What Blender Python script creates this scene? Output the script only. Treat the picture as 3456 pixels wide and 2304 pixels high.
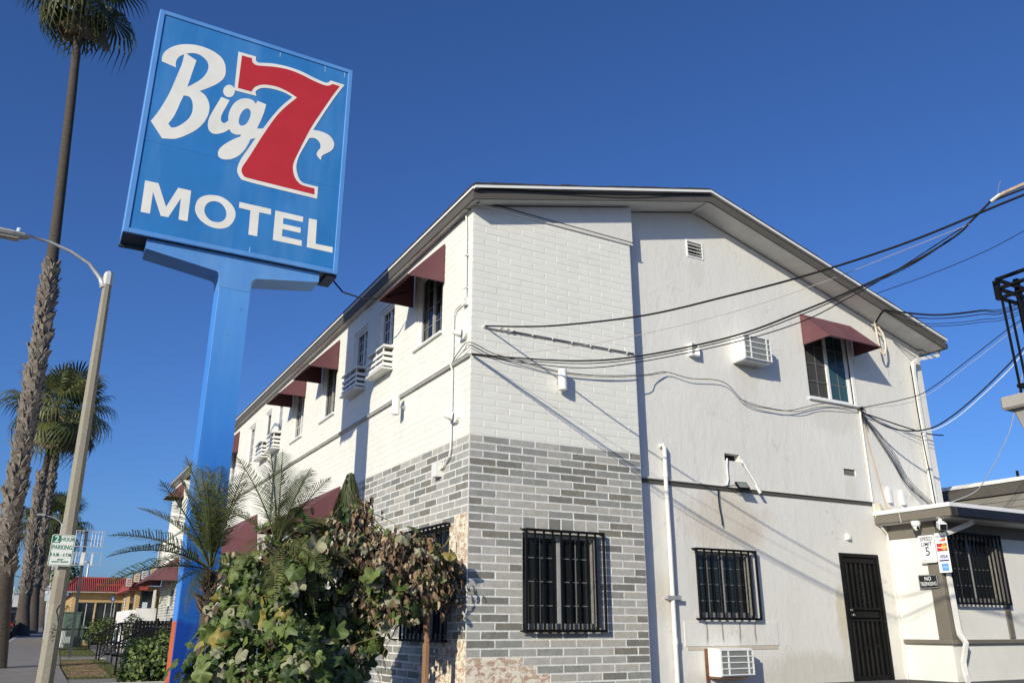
import bpy, bmesh, math, random
from mathutils import Vector, Matrix, Euler, Quaternion

random.seed(7)
R = random.Random(11)
scene = bpy.context.scene
COL = scene.collection
for o in list(bpy.data.objects):
    bpy.data.objects.remove(o)

# ------------------------------------------------------------------ camera
cd = bpy.data.cameras.new('camera')
cam = bpy.data.objects.new('camera', cd)
COL.objects.link(cam)
cam.location = (-4.674, -9.558, -2.396)
cam.rotation_euler = (math.radians(90 + 19.037), math.radians(-0.05), math.radians(-29.074))
cd.sensor_width = 36.0
cd.sensor_fit = 'HORIZONTAL'
cd.lens = 29.10
cd.clip_start = 0.05
cd.clip_end = 3000
scene.camera = cam

# ------------------------------------------------------------------ sky + sun
SUN_TO = Vector((-1.6, -1.0, 0.73)).normalized()
world = bpy.data.worlds.new('World')
scene.world = world
world.use_nodes = True
wn = world.node_tree.nodes
wl = world.node_tree.links
bg = wn['Background']
sky = wn.new('ShaderNodeTexSky')
sky.sky_type = 'NISHITA'
sky.sun_disc = False
sky.sun_elevation = math.asin(SUN_TO.z)
sky.sun_rotation = math.atan2(SUN_TO.x, SUN_TO.y)
sky.altitude = 0
sky.air_density = 1.0
sky.dust_density = 1.1
sky.ozone_density = 8.0
tint = wn.new('ShaderNodeMix')          # even tint over the whole sky: the camera's colour response
tint.data_type = 'RGBA'; tint.blend_type = 'MULTIPLY'; tint.inputs[0].default_value = 1.0
tint.inputs[7].default_value = (.73, .81, 1.0, 1)
wl.new(sky.outputs[0], tint.inputs[6])
wl.new(tint.outputs[2], bg.inputs[0])
bg.inputs[1].default_value = 0.134

sd = bpy.data.lights.new('sun', 'SUN')
sd.energy = 4.8
sd.angle = math.radians(0.53)
sd.color = (1.0, 0.93, 0.765)
sun = bpy.data.objects.new('sun', sd)
COL.objects.link(sun)
sun.rotation_euler = (-SUN_TO).to_track_quat('-Z', 'Y').to_euler()
sun.location = (-30, -20, 20)

scene.view_settings.view_transform = 'Standard'
scene.view_settings.look = 'None'
scene.view_settings.exposure = 0.0
scene.view_settings.gamma = 1.0
scene.view_settings.use_curve_mapping = False

# ------------------------------------------------------------------ helpers
def worldloc(o):
    v = Vector((0, 0, 0))
    while o is not None:
        v += o.location
        o = o.parent
    return v

def tag(o, label=None, cat=None, group=None, kind=None):
    if label: o['label'] = label
    if cat: o['category'] = cat
    if group: o['group'] = group
    if kind: o['kind'] = kind
    return o

def thing(name, loc, label, cat, group=None):
    o = bpy.data.objects.new(name, None)
    o.empty_display_size = 0.2
    o.location = loc
    COL.objects.link(o)
    return tag(o, label, cat, group)

def FRONT(Y):
    return lambda p: (p[0], Y + p[1], p[2])      # (along x, depth, up) on a wall facing -Y
def SIDE(X):
    return lambda p: (X + p[1], p[0], p[2])      # (along y, depth, up) on a wall facing -X

class MB:
    def __init__(self, T=None):
        self.v = []; self.f = []; self.m = []; self.T = T; self.edge = None
    def add(self, vs, fs, m=0):
        b = len(self.v)
        if self.T:
            vs = [self.T(p) for p in vs]
        self.v += [tuple(p) for p in vs]
        self.f += [tuple(i + b for i in f) for f in fs]
        self.m += [m] * len(fs)
        return self
    def box(self, x0, x1, y0, y1, z0, z1, m=0):
        vs = [(x, y, z) for z in (z0, z1) for y in (y0, y1) for x in (x0, x1)]
        return self.add(vs, [(0, 2, 3, 1), (4, 5, 7, 6), (0, 1, 5, 4), (2, 6, 7, 3), (0, 4, 6, 2), (1, 3, 7, 5)], m)
    def hexa(self, b, t, m=0):
        return self.add(list(b) + list(t), [(3, 2, 1, 0), (4, 5, 6, 7), (0, 1, 5, 4), (1, 2, 6, 5), (2, 3, 7, 6), (3, 0, 4, 7)], m)
    def poly(self, vs, m=0):
        return self.add(vs, [tuple(range(len(vs)))], m)
    def tube(self, pts, r, n=8, m=0, cap=True):
        pts = [Vector(p) for p in pts]
        rs = r if isinstance(r, (list, tuple)) else [r] * len(pts)
        vs = []; fs = []
        up = None
        for i, p in enumerate(pts):
            if i == 0: d = pts[1] - p
            elif i == len(pts) - 1: d = p - pts[i - 1]
            else: d = (pts[i + 1] - p).normalized() + (p - pts[i - 1]).normalized()
            d.normalize()
            if up is None:
                up = Vector((0, 0, 1)) if abs(d.z) < .9 else Vector((0, 1, 0))
            a = d.cross(up).normalized(); b = a.cross(d).normalized(); up = b
            for k in range(n):
                t = 2 * math.pi * (k + .5) / n
                vs.append(p + (a * math.cos(t) + b * math.sin(t)) * rs[i])
        for i in range(len(pts) - 1):
            for k in range(n):
                k2 = (k + 1) % n
                fs.append((i * n + k, i * n + k2, (i + 1) * n + k2, (i + 1) * n + k))
        if cap:
            fs.append(tuple(range(n)))
            fs.append(tuple(range((len(pts) - 1) * n + n - 1, (len(pts) - 1) * n - 1, -1)))
        return self.add(vs, fs, m)
    def lathe(self, prof, c, axis='z', n=16, m=0):
        # prof: list of (r, h)
        vs = []; fs = []
        for r, h in prof:
            for k in range(n):
                t = 2 * math.pi * k / n
                a, b = r * math.cos(t), r * math.sin(t)
                if axis == 'z': p = (c[0] + a, c[1] + b, c[2] + h)
                elif axis == 'y': p = (c[0] + a, c[1] + h, c[2] + b)
                else: p = (c[0] + h, c[1] + a, c[2] + b)
                vs.append(p)
        for i in range(len(prof) - 1):
            for k in range(n):
                k2 = (k + 1) % n
                fs.append((i * n + k, i * n + k2, (i + 1) * n + k2, (i + 1) * n + k))
        fs.append(tuple(range(n)))
        fs.append(tuple(range(len(prof) * n - 1, (len(prof) - 1) * n - 1, -1)))
        return self.add(vs, fs, m)
    def mesh(self, name, off=(0, 0, 0)):
        me = bpy.data.meshes.new(name)
        ox, oy, oz = off
        me.from_pydata([(x - ox, y - oy, z - oz) for x, y, z in self.v], [], self.f)
        if any(self.m):
            me.polygons.foreach_set('material_index', self.m)
        if self.edge is not None:
            a = me.attributes.new('edge', 'FLOAT', 'POINT')
            a.data.foreach_set('value', self.edge)
        me.update()
        return me
    def build(self, name, mats, parent=None, smooth=False, bevel=0.0, seg=1):
        if parent is not None:
            off = worldloc(parent)
            loc = (0, 0, 0)
        else:
            xs = [p[0] for p in self.v]; ys = [p[1] for p in self.v]; zs = [p[2] for p in self.v]
            off = Vector(((min(xs) + max(xs)) / 2, (min(ys) + max(ys)) / 2, min(zs)))
            loc = off
        me = self.mesh(name, off)
        for mm in (mats if isinstance(mats, (list, tuple)) else [mats]):
            me.materials.append(mm)
        if smooth:
            me.polygons.foreach_set('use_smooth', [True] * len(me.polygons))
        o = bpy.data.objects.new(name, me)
        o.location = loc
        COL.objects.link(o)
        if parent is not None:
            o.parent = parent
        if bevel:
            md = o.modifiers.new('bevel', 'BEVEL')
            md.width = bevel; md.segments = seg; md.limit_method = 'ANGLE'
        return o

def inst(name, me, parent, loc, mat=None, rot=None, scale=None):
    o = bpy.data.objects.new(name, me)
    o.location = Vector(loc) - (worldloc(parent) if parent else Vector((0, 0, 0)))
    if rot is not None:
        o.rotation_mode = 'QUATERNION'; o.rotation_quaternion = rot
    if scale is not None:
        o.scale = scale if hasattr(scale, '__len__') else (scale,) * 3
    COL.objects.link(o)
    if parent: o.parent = parent
    if mat is not None:
        o.material_slots[0].link = 'OBJECT'
        o.material_slots[0].material = mat
    return o

def clip_poly(poly, hp):
    for a, b, c in hp:       # keep a*u + b*v <= c
        out = []
        for i in range(len(poly)):
            p, q = poly[i], poly[(i + 1) % len(poly)]
            dp = a * p[0] + b * p[1] - c; dq = a * q[0] + b * q[1] - c
            if dp <= 0: out.append(p)
            if (dp < 0 < dq) or (dq < 0 < dp):
                t = dp / (dp - dq)
                out.append((p[0] + (q[0] - p[0]) * t, p[1] + (q[1] - p[1]) * t))
        poly = out
        if len(poly) < 3: return None
    return poly

def wall_grid(mb, u0, u1, v0, v1, openings, depth, m=0, mr=0, hp=(), step=None, d0=0.0):
    us = {u0, u1}; vs = {v0, v1}
    for a, b, c, d in openings:
        us |= {max(u0, a), min(u1, b)}; vs |= {max(v0, c), min(v1, d)}
    us = sorted(us); vs = sorted(vs)
    for i in range(len(us) - 1):
        for j in range(len(vs) - 1):
            cu = (us[i] + us[i + 1]) / 2; cv = (vs[j] + vs[j + 1]) / 2
            if any(a < cu < b and c < cv < d for a, b, c, d in openings): continue
            p = clip_poly([(us[i], vs[j]), (us[i + 1], vs[j]), (us[i + 1], vs[j + 1]), (us[i], vs[j + 1])], hp)
            if p: mb.poly([(a, d0, b) for a, b in p], m)
    for a, b, c, d in openings:
        a, b, c, d = max(a, u0), min(b, u1), max(c, v0), min(d, v1)
        q = [(a, c), (b, c), (b, d), (a, d)]
        for k in range(4):
            p1, p2 = q[k], q[(k + 1) % 4]
            mb.poly([(p1[0], d0, p1[1]), (p2[0], d0, p2[1]), (p2[0], depth, p2[1]), (p1[0], depth, p1[1])], mr)

# ------------------------------------------------------------------ materials
MATS = {}
def srgb(r, g, b):
    f = lambda c: (c / 12.92 if c <= .04045 else ((c + .055) / 1.055) ** 2.4)
    return (f(r / 255), f(g / 255), f(b / 255))

class NT:
    def __init__(self, name):
        self.mat = bpy.data.materials.new(name); self.mat.use_nodes = True
        self.n = self.mat.node_tree.nodes; self.l = self.mat.node_tree.links
        self.p = self.n['Principled BSDF']
        self._pos = None
    def pos(self):
        if self._pos is None:
            g = self.n.new('ShaderNodeNewGeometry'); self._pos = g.outputs['Position']
        return self._pos
    def noise(self, scale, detail=4, rough=.55, stretch=None, dist=0.0, off=None, vec=None):
        t = self.n.new('ShaderNodeTexNoise')
        t.inputs['Scale'].default_value = scale; t.inputs['Detail'].default_value = detail
        t.inputs['Roughness'].default_value = rough; t.inputs['Distortion'].default_value = dist
        v = vec or self.pos()
        if stretch or off:
            mp = self.n.new('ShaderNodeMapping')
            if stretch: mp.inputs['Scale'].default_value = stretch
            if off: mp.inputs['Location'].default_value = off
            self.l.new(v, mp.inputs[0]); v = mp.outputs[0]
        self.l.new(v, t.inputs['Vector'])
        return t.outputs['Fac']
    def ramp(self, fac, stops):
        r = self.n.new('ShaderNodeValToRGB')
        while len(r.color_ramp.elements) < len(stops): r.color_ramp.elements.new(.5)
        for e, (p, c) in zip(r.color_ramp.elements, stops):
            e.position = p
            e.color = (c, c, c, 1) if not hasattr(c, '__len__') else (*c[:3], 1)
        self.l.new(fac, r.inputs[0])
        return r.outputs[0]
    def math(self, op, a, b=None, c=None):
        m = self.n.new('ShaderNodeMath'); m.operation = op
        for i, x in enumerate((a, b, c)):
            if x is None: continue
            if isinstance(x, (int, float)): m.inputs[i].default_value = x
            else: self.l.new(x, m.inputs[i])
        return m.outputs[0]
    def mix(self, fac, a, b, mode='MIX'):
        m = self.n.new('ShaderNodeMix'); m.data_type = 'RGBA'; m.blend_type = mode
        for i, x in ((0, fac), (6, a), (7, b)):
            if isinstance(x, (int, float)): m.inputs[i].default_value = x
            elif hasattr(x, '__len__'): m.inputs[i].default_value = (*x[:3], 1)
            else: self.l.new(x, m.inputs[i])
        return m.outputs[2]
    def color(self, c):
        if hasattr(c, '__len__'): self.p.inputs['Base Color'].default_value = (*c[:3], 1)
        else: self.l.new(c, self.p.inputs['Base Color'])
    def bump(self, h, strength=.3, dist=.01):
        b = self.n.new('ShaderNodeBump')
        b.inputs['Strength'].default_value = strength; b.inputs['Distance'].default_value = dist
        self.l.new(h, b.inputs['Height']); self.l.new(b.outputs[0], self.p.inputs['Normal'])
    def set(self, **k):
        for a, v in k.items(): self.p.inputs[a.replace('_', ' ')].default_value = v
        return self

def M(name, col, rough=.6, var=.12, scale=5.0, bump=0.0, bscale=60.0, metal=0.0, spec=.4, stretch=None, dirt=0.0, dirtcol=(.12, .10, .08)):
    if name in MATS: return MATS[name]
    t = NT(name)
    lo = tuple(c * (1 - var) for c in col); hi = tuple(min(1, c * (1 + var)) for c in col)
    c = t.ramp(t.noise(scale, 5, .6, stretch), [(.3, lo), (.7, hi)])
    if dirt:
        f = t.ramp(t.noise(scale * .6, 6, .7, stretch, off=(3, 7, 1)), [(.5, 0.0), (.75, dirt)])
        c = t.mix(f, c, dirtcol)
    t.color(c)
    t.set(Roughness=rough, Metallic=metal)
    t.p.inputs['Specular IOR Level'].default_value = spec
    if bump: t.bump(t.noise(bscale, 5, .6), bump, .01)
    MATS[name] = t.mat
    return t.mat

WHITE = (.785, .77, .69)
def white_paint(name, base=WHITE, grime=.25, bump=.25):
    t = NT(name)
    c = t.ramp(t.noise(2.2, 5, .6), [(.3, tuple(x * .94 for x in base)), (.7, base)])
    g = t.ramp(t.noise(5.5, 7, .7, (1.6, 1.6, .35), off=(2, 1, 5)), [(.52, 0.0), (.8, grime)])
    c = t.mix(g, c, tuple(x * .72 for x in (base[0], base[1] * .97, base[2] * .9)))
    sp = t.ramp(t.noise(38, 3, .6), [(.70, 0.0), (.76, grime)])
    c = t.mix(sp, c, (.42, .40, .36))
    t.color(c); t.set(Roughness=.62)
    t.bump(t.noise(34, 6, .62), bump * .6, .008)
    return t.mat

def gray_paint(name, base):
    base = (base[0] * 1.05, base[1] * 1.0, base[2] * .90)
    t = NT(name)
    at = t.n.new('ShaderNodeAttribute'); at.attribute_name = 'edge'
    e = at.outputs['Fac']
    n = t.noise(26, 4, .6); n2 = t.noise(7, 3, .5, off=(5, 2, 1))
    e2 = t.math('ADD', e, t.math('MULTIPLY', t.math('SUBTRACT', n, .5), 1.0))
    e2 = t.math('ADD', e2, t.math('MULTIPLY', t.math('SUBTRACT', n2, .5), .8))
    mask = t.ramp(e2, [(.42, 0.0), (.50, 1.0)])
    col = t.ramp(t.noise(9, 5, .65), [(.3, tuple(c * .86 for c in base)), (.7, tuple(c * 1.12 for c in base))])
    sc = t.ramp(t.noise(60, 4, .7, (1, 1, .6), off=(1, 4, 2)), [(.705, 0.0), (.74, .7)])
    col = t.mix(sc, col, (.7, .69, .65))
    pt = t.ramp(t.noise(3.2, 7, .75, off=(9, 9, 3)), [(.55, 0.0), (.74, .22)])
    col = t.mix(pt, col, (.75, .74, .70))
    t.color(t.mix(mask, (.71, .70, .655), col)); t.set(Roughness=.55)
    t.bump(t.noise(40, 6, .6), .3, .01)
    return t.mat

def bare_brick(name):
    t = NT(name)
    base = t.ramp(t.noise(11, 6, .7), [(.25, srgb(160, 126, 106)), (.6, srgb(188, 158, 134)), (.85, srgb(205, 180, 158))])
    m = t.ramp(t.noise(9.0, 8, .72, (1, 1, 1.5), dist=.6, off=(4, 0, 2)), [(.44, 0.0), (.52, 1.0)])
    t.color(t.mix(m, base, srgb(226, 216, 194))); t.set(Roughness=.85)
    t.bump(m, .35, .006)
    return t.mat
# ------------------------------------------------------------------ shared materials
m_white = white_paint('white_block_paint')
m_white_side = m_white
m_mortar = white_paint('mortar_white', (.76, .745, .69), .2, .15)
m_grays = [gray_paint('gray_light', (.41, .405, .39)), gray_paint('gray_mid', (.265, .275, .27)),
           gray_paint('gray_dark', (.19, .192, .182)), gray_paint('gray_umber', (.205, .198, .175)),
           gray_paint('gray_soft', (.36, .365, .36))]
m_bare = bare_brick('bare_brick_flaking')
m_trimwhite = M('white_trim_paint', (.80, .79, .75), .45, .06, 3, .05, 50)
m_vinyl = M('white_vinyl', (.78, .78, .76), .35, .04, 3)
m_fascia = M('taupe_fascia_paint', srgb(88, 84, 77), .6, .08, 2.5, .12, 30, dirt=.15)
m_soffit = M('soffit_paint', (.66, .65, .62), .7, .08, 2.5, .1, 30, dirt=.3, dirtcol=(.3, .28, .25))
m_shingle = M('shingle_dark', (.045, .045, .05), .9, .35, 14, .5, 90)
m_maroon = M('maroon_canvas', (.135, .052, .060), .85, .08, 3.5, .18, 220, dirt=.3, dirtcol=(.20, .10, .10))
m_black = M('black_steel', (.008, .008, .009), .45, .2, 8, .05, 120, spec=.10)
m_darkroom = M('dark_interior', (.012, .012, .013), .9, .2, 4)
m_rubber = M('cable_black', (.014, .014, .016), .6, .2, 8, spec=.1)
m_wire_white = M('wire_offwhite', (.62, .58, .50), .6, .15, 6)
m_galv = M('galvanised', (.45, .46, .46), .45, .12, 9, .05, 60, metal=.4)
m_pipe_white = M('pipe_white_paint', (.74, .73, .68), .4, .06, 5, .06, 40, dirt=.12)

def glass_mat(name, tint, rough=.06):
    t = NT(name)
    c = t.ramp(t.noise(1.4, 3, .5), [(.35, tuple(x * .6 for x in tint)), (.7, tint)])
    t.color(c); t.set(Roughness=rough); t.p.inputs['Specular IOR Level'].default_value = .6
    return t.mat
m_glass = glass_mat('window_glass', (.014, .020, .023))
m_screen = M('insect_screen', (.05, .05, .045), .8, .15, 6, .3, 400)
m_curtain = M('teal_curtain', (.16, .26, .27), .9, .25, 12, stretch=(9, 9, .4))
m_mesh = M('perforated_steel_grey', (.26, .25, .22), .55, .25, 30, .3, 160, metal=.3)
m_blind = M('blind_dark_slats', (.035, .036, .036), .6, .15, 5)

def stucco_mat():
    t = NT('stucco_white')
    base = (.735, .715, .655)
    c = t.ramp(t.noise(1.3, 6, .65), [(.3, tuple(x * .93 for x in base)), (.7, tuple(min(1, x * 1.02) for x in base))])
    pa = t.ramp(t.noise(.9, 2, .4, off=(8, 0, 3), dist=1.2), [(.50, 0.0), (.515, .55)])     # repainted areas
    c = t.mix(pa, c, tuple(x * .955 for x in base))
    st = t.ramp(t.noise(4.5, 6, .72, (1.6, 1, .14), off=(3, 1, 0)), [(.54, 0.0), (.78, .42)])
    c = t.mix(st, c, (.53, .50, .43))
    cr = t.n.new('ShaderNodeTexVoronoi'); cr.feature = 'DISTANCE_TO_EDGE'; cr.inputs['Scale'].default_value = .55
    wv = t.n.new('ShaderNodeVectorMath'); wv.operation = 'ADD'; nz_ = t.n.new('ShaderNodeTexNoise'); nz_.inputs['Scale'].default_value = 3.5; nz_.inputs['Detail'].default_value = 6
    t.l.new(t.pos(), nz_.inputs['Vector']); t.l.new(t.pos(), wv.inputs[0]); t.l.new(nz_.outputs['Color'], wv.inputs[1]); t.l.new(wv.outputs[0], cr.inputs['Vector'])
    ck = t.math('MULTIPLY', t.ramp(cr.outputs['Distance'], [(.0015, .5), (.005, 0.0)]), t.ramp(t.noise(1.1, 3, .5, off=(1, 5, 6)), [(.5, 0.0), (.6, 1.0)]))
    c = t.mix(ck, c, (.30, .28, .24))
    sep = t.n.new('ShaderNodeSeparateXYZ'); t.l.new(t.pos(), sep.inputs[0])
    x, z = sep.outputs[0], sep.outputs[2]
    def blob(cx, cz, rx, rz, col, amt, nscale=2.2, c=c):
        dx = t.math('DIVIDE', t.math('SUBTRACT', x, cx), rx); dz = t.math('DIVIDE', t.math('SUBTRACT', z, cz), rz)
        d = t.math('SQRT', t.math('ADD', t.math('MULTIPLY', dx, dx), t.math('MULTIPLY', dz, dz)))
        d = t.math('ADD', d, t.math('MULTIPLY', t.math('SUBTRACT', t.noise(nscale, 6, .7, off=(cx, 0, cz)), .5), 1.3))
        return t.mix(t.ramp(d, [(.55, amt), (1.05, 0.0)]), c, col)
    c = blob(4.55, -.82, 1.05, .52, (.60, .53, .43), .75)          # bare tan patch over the low window
    c = blob(5.0, -1.0, .35, .2, (.56, .49, .40), .5, c=c)
    c = blob(3.25, -2.0, .28, .42, (.62, .56, .47), .7, 4, c=c)     # old plaster beside the drain pipe
    c = blob(6.86, -2.25, .13, .62, (.60, .53, .38), .85, 5, c=c)  # worn strip by the door
    c = blob(6.2, -3.05, 1.6, .34, (.50, .46, .38), .55, c=c)
    c = blob(5.3, 1.62, .32, .45, (.60, .56, .47), .45, 5, c=c)
    c = blob(7.3, 1.1, .7, .35, (.60, .57, .50), .4, 4, c=c)
    c = blob(4.32, 3.3, .2, .32, (.60, .57, .50), .4, 5, c=c)
    c = blob(7.5, -.1, .2, .25, (.58, .54, .46), .45, 5, c=c)
    c = blob(4.4, -3.2, 1.6, .3, (.55, .51, .44), .4, c=c)
    # rust drips under the barred window
    for cx in (3.98, 4.28, 4.62, 4.93):
        dx = t.math('ABSOLUTE', t.math('ADD', t.math('SUBTRACT', x, cx), t.math('MULTIPLY', t.math('SUBTRACT', t.noise(6, 2, .5), .5), .05)))
        a = t.ramp(dx, [(.008, 1.0), (.022, 0.0)])
        b = t.ramp(t.math('ADD', t.math('MULTIPLY', z, 1.0), 3.0), [(.36, 0.0), (.45, 1.0), (.66, 1.0), (.69, 0.0)])
        c = t.mix(t.math('MULTIPLY', t.math('MULTIPLY', a, b), .8), c, (.23, .15, .10))
    t.color(c); t.set(Roughness=.78)
    h = t.math('ADD', t.math('MULTIPLY', t.ramp(t.noise(9, 6, .6, (1, 1, .6), dist=.5), [(.45, 0.0), (.60, 1.0)]), .6), t.math('MULTIPLY', t.noise(42, 5, .65), .7))
    t.bump(h, .30, .009)
    return t.mat
m_stucco = stucco_mat()
m_offwhite = M('office_cream_paint', (.77, .745, .67), .7, .06, 1.8, .3, 22, dirt=.12, dirtcol=(.5, .45, .36))
m_taupe = M('office_taupe_trim', srgb(112, 106, 96), .6, .07, 2.5, .15, 25, dirt=.12)

# ------------------------------------------------------------------ motel building
C = .1016; L = .3975
motel = thing('motel_building', (5, 14, -3.2), 'long two storey white motel with gable roof and grey painted block base', 'building')
front_open = [(2 * L, 5 * L, -24 * C, -12 * C)]
SIDE_W = [  # y0, y1, z0, z1 openings on the street side
    (1.0, 2.0, 1.68, 2.92), (3.0, 3.76, 2.14, 2.98), (4.36, 5.12, 2.14, 2.98), (6.12, 7.06, 1.66, 2.92),
    (8.44, 9.38, 1.66, 2.92), (10.38, 11.08, 2.14, 2.98), (11.62, 12.3, 2.14, 2.98), (13.4, 14.25, 1.78, 2.98),
    (15.65, 16.6, 1.66, 2.92), (18.0, 18.75, 2.14, 2.98), (20.4, 21.3, 1.66, 2.92), (22.9, 23.6, 2.14, 2.98), (25.9, 26.8, 1.66, 2.92),
    (.55, 1.93, -2.56, -1.15), (25.0, 26.4, -1.62, -1.0), (5.8, 7.2, -2.3, -1.0), (12.9, 15.8, -3.1, -.9)]
side_open = [(a, b, round(c / C) * C, round(d / C) * C) for a, b, c, d in SIDE_W]
YEND = 28.9

def brick_rects(length, first_even_full, rows, openings):
    out = []
    for r in rows:
        z1 = -r * C; z0 = -(r + 1) * C
        full = (r % 2 == 0) == first_even_full
        joints = [0.0] + ([L] if full else [L / 2])
        while joints[-1] < length - 1e-6: joints.append(min(length, joints[-1] + L))
        for k in range(len(joints) - 1):
            segs = [(joints[k], joints[k + 1])]
            for a, b, c, d in openings:
                if c < (z0 + z1) / 2 < d:
                    ns = []
                    for s, e in segs:
                        if e <= a or s >= b: ns.append((s, e)); continue
                        if s < a - .01: ns.append((s, a))
                        if e > b + .01: ns.append((b, e))
                    segs = ns
            out += [(s, e, z0, z1, r) for s, e in segs if e - s > .03]
    return out

G = .0020   # half joint
PR = .0036  # how far a block stands proud of its joint
def add_block(mb, s, e, z0, z1, m, d=0.0):
    s += G; e -= G; z0 += G; z1 -= G
    i = .017
    vs = [(s, d + .02, z0), (e, d + .02, z0), (e, d + .02, z1), (s, d + .02, z1),
          (s, d + .0022, z0), (e, d + .0022, z0), (e, d + .0022, z1), (s, d + .0022, z1),
          (s + i, d, z0 + i), (e - i, d, z0 + i), (e - i, d, z1 - i), (s + i, d, z1 - i)]
    fs = [(0, 1, 5, 4), (1, 2, 6, 5), (2, 3, 7, 6), (3, 0, 4, 7), (4, 5, 9, 8), (5, 6, 10, 9), (6, 7, 11, 10), (7, 4, 8, 11), (8, 9, 10, 11)]
    mb.add(vs, fs, m)
    mb.edge += [0] * 8 + [1] * 4

def gray_pick(r):
    x = R.random()
    return 0 if x < .34 else 4 if x < .54 else 1 if x < .76 else 2 if x < .9 else 3

rows = list(range(-33, 31))
# --- front block wall: 300 nearest blocks are parts, the rest one mesh
fw = MB(FRONT(0.0)); fw.edge = None
wall_grid(fw, 0.0, 7 * L, -3.25, 3.40, front_open, .13, 0, 1, d0=PR)
# return of the thick block wall at its right end
fw.poly([(7 * L, PR, -3.25), (7 * L, .19, -3.25), (7 * L, .19, 3.40), (7 * L, PR, 3.40)], 0)
front_wall = fw.build('front_block_wall', [m_mortar, m_white], motel)
tag(front_wall, 'grey and white painted block wall at the corner')
rects = brick_rects(7 * L, False, rows, front_open + [(2 * L, 5 * L, -12 * C, -10 * C)])
for k in range(6):      # soldier course over the window
    rects.append((2 * L + k * L / 2, 2 * L + (k + 1) * L / 2, -12 * C, -10 * C, 10))
rects.sort(key=lambda q: -q[4])
shared = {}
stuff = MB(FRONT(0.0)); stuff.edge = []
MG = [m_white] + m_grays + [m_bare]
JX = random.Random(3)
for i, (s, e, z0, z1, r) in enumerate(rects):
    if r < 0: mi = 0
    else:
        mi = 1 + gray_pick(r)
        lim = {26: -1, 27: 1.7 * L, 28: 2.4 * L, 29: 3.1 * L}.get(r, 3.2 * L if r > 29 else -1)
        if (s + e) / 2 < lim: mi = 6
    if i < 300:
        key = (round(e - s, 3), round(z1 - z0, 3))
        if key not in shared:
            b = MB(); b.edge = []
            w, h = key
            add_block(b, -w / 2, w / 2, -h / 2, h / 2, 0)
            me = b.mesh('brick'); me.materials.append(m_white); shared[key] = me
        inst('brick', shared[key], front_wall, ((s + e) / 2, JX.uniform(-.0015, .0015), (z0 + z1) / 2), MG[mi])
    else:
        add_block(stuff, s, e, z0, z1, mi, JX.uniform(-.0015, .0015))
tag(stuff.build('brick_field', MG, front_wall), kind='stuff')

# --- street side block wall
sw = MB(SIDE(0.0))
wall_grid(sw, 0.0, YEND, -3.6, 3.35, side_open, .13, 0, 1, d0=PR)
side_wall = sw.build('side_block_wall', [m_mortar, m_white], motel)
st = MB(SIDE(0.0)); st.edge = []
for s, e, z0, z1, r in brick_rects(YEND, True, range(-33, 33), side_open):
    mi = 0 if r < 0 else 1 + gray_pick(r)
    c = (s + e) / 2
    if 10 <= r <= 16 and c < .55: mi = 6 if c > .05 else mi
    if r >= 25 and c < .9 + .5 * (r > 27): mi = 6
    add_block(st, s, e, z0, z1, mi, JX.uniform(-.001, .001))
tag(st.build('brick_field', MG, side_wall), kind='stuff')

# --- roof lines
ZE, ZR, ZRE = 3.515, 4.655, 2.975      # eave left, ridge, eave right (top of shingles)
XE, XR, XRE = -.13, 4.33, 10.22
YF, YB = -.26, YEND + .3
def roof_z(x, dz=0.0):
    return (ZE + (ZR - ZE) * (x - XE) / (XR - XE) if x < XR else ZR + (ZRE - ZR) * (x - XR) / (XRE - XR)) + dz
sl = (ZR - ZE) / (XR - XE); sr = (ZRE - ZR) / (XRE - XR)
# half planes that keep a wall under the soffit: z - slope*x <= const
SOF = -.235
hp_roof = [(-sl, 1, ZE + SOF - sl * XE), (-sr, 1, ZR + SOF - sr * XR)]

# --- stucco front
stucco_open = [(6.73, 7.87, 1.43, 2.75), (3.86, 4.97, -2.26, -1.31), (6.96, 7.92, -3.21, -1.215),
               (4.16, 4.47, 3.58, 3.84), (4.606, 4.93, .114, .229), (7.355, 7.663, .112, .229)]
sm = MB(FRONT(.19))
wall_grid(sm, 7 * L - .0, 10.0, -3.3, 5.0, stucco_open, .16, 0, 0, hp=hp_roof)
stw = sm.build('stucco_wall', [m_stucco], motel)
# plaster gable over the block wall, with the board below it
gm = MB(FRONT(-.012))
wall_grid(gm, 0.0, 2.83, 3.36, 5.0, [], .1, hp=hp_roof)
gm.poly([(2.83, 0, 3.36), (2.83, .2, 3.36), (2.83, .2, 4.02), (2.83, 0, 4.02)])
gm.build('gable_plaster', [m_stucco], motel)
tb = MB(); tb.box(.08, 2.835, -.024, .01, 3.352, 3.378)
tb.build('trim_board', m_trimwhite, motel, bevel=.006)
# right, back and far end walls
ew = MB()
ew.poly([(10.0, .19, -3.3), (10.0, YEND, -3.3), (10.0, YEND, 2.8), (10.0, .19, 2.8)])
ew.poly([(0, YEND, -3.6), (10.0, YEND, -3.3), (10, YEND, 2.8), (XR, YEND, 4.4), (0, YEND, 3.3)])
ew.build('plain_wall', m_stucco, motel)
# dark room behind the openings
dr = MB()
dr.box(.16, 9.7, .36, YEND - .2, -3.15, 2.7)
dr.build('room_lining', m_darkroom, motel)
# thin ledge band between the storeys
lb = MB()
lb.box(2.80, 7.96, .16, .19, -.372, -.330); lb.box(2.80, 7.96, .14, .19, -.330, -.318)
lb.build('ledge_band', m_fascia, motel, bevel=.005)
lb2 = MB(); lb2.box(-.045, .0, .0, YEND, 1.055, 1.085); lb2.box(-.055, 0, 0, YEND, 1.085, 1.10)
lb2.build('ledge_band', M('ledge_grey', (.42, .41, .38), .6, .1, 4), motel, bevel=.004)

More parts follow.
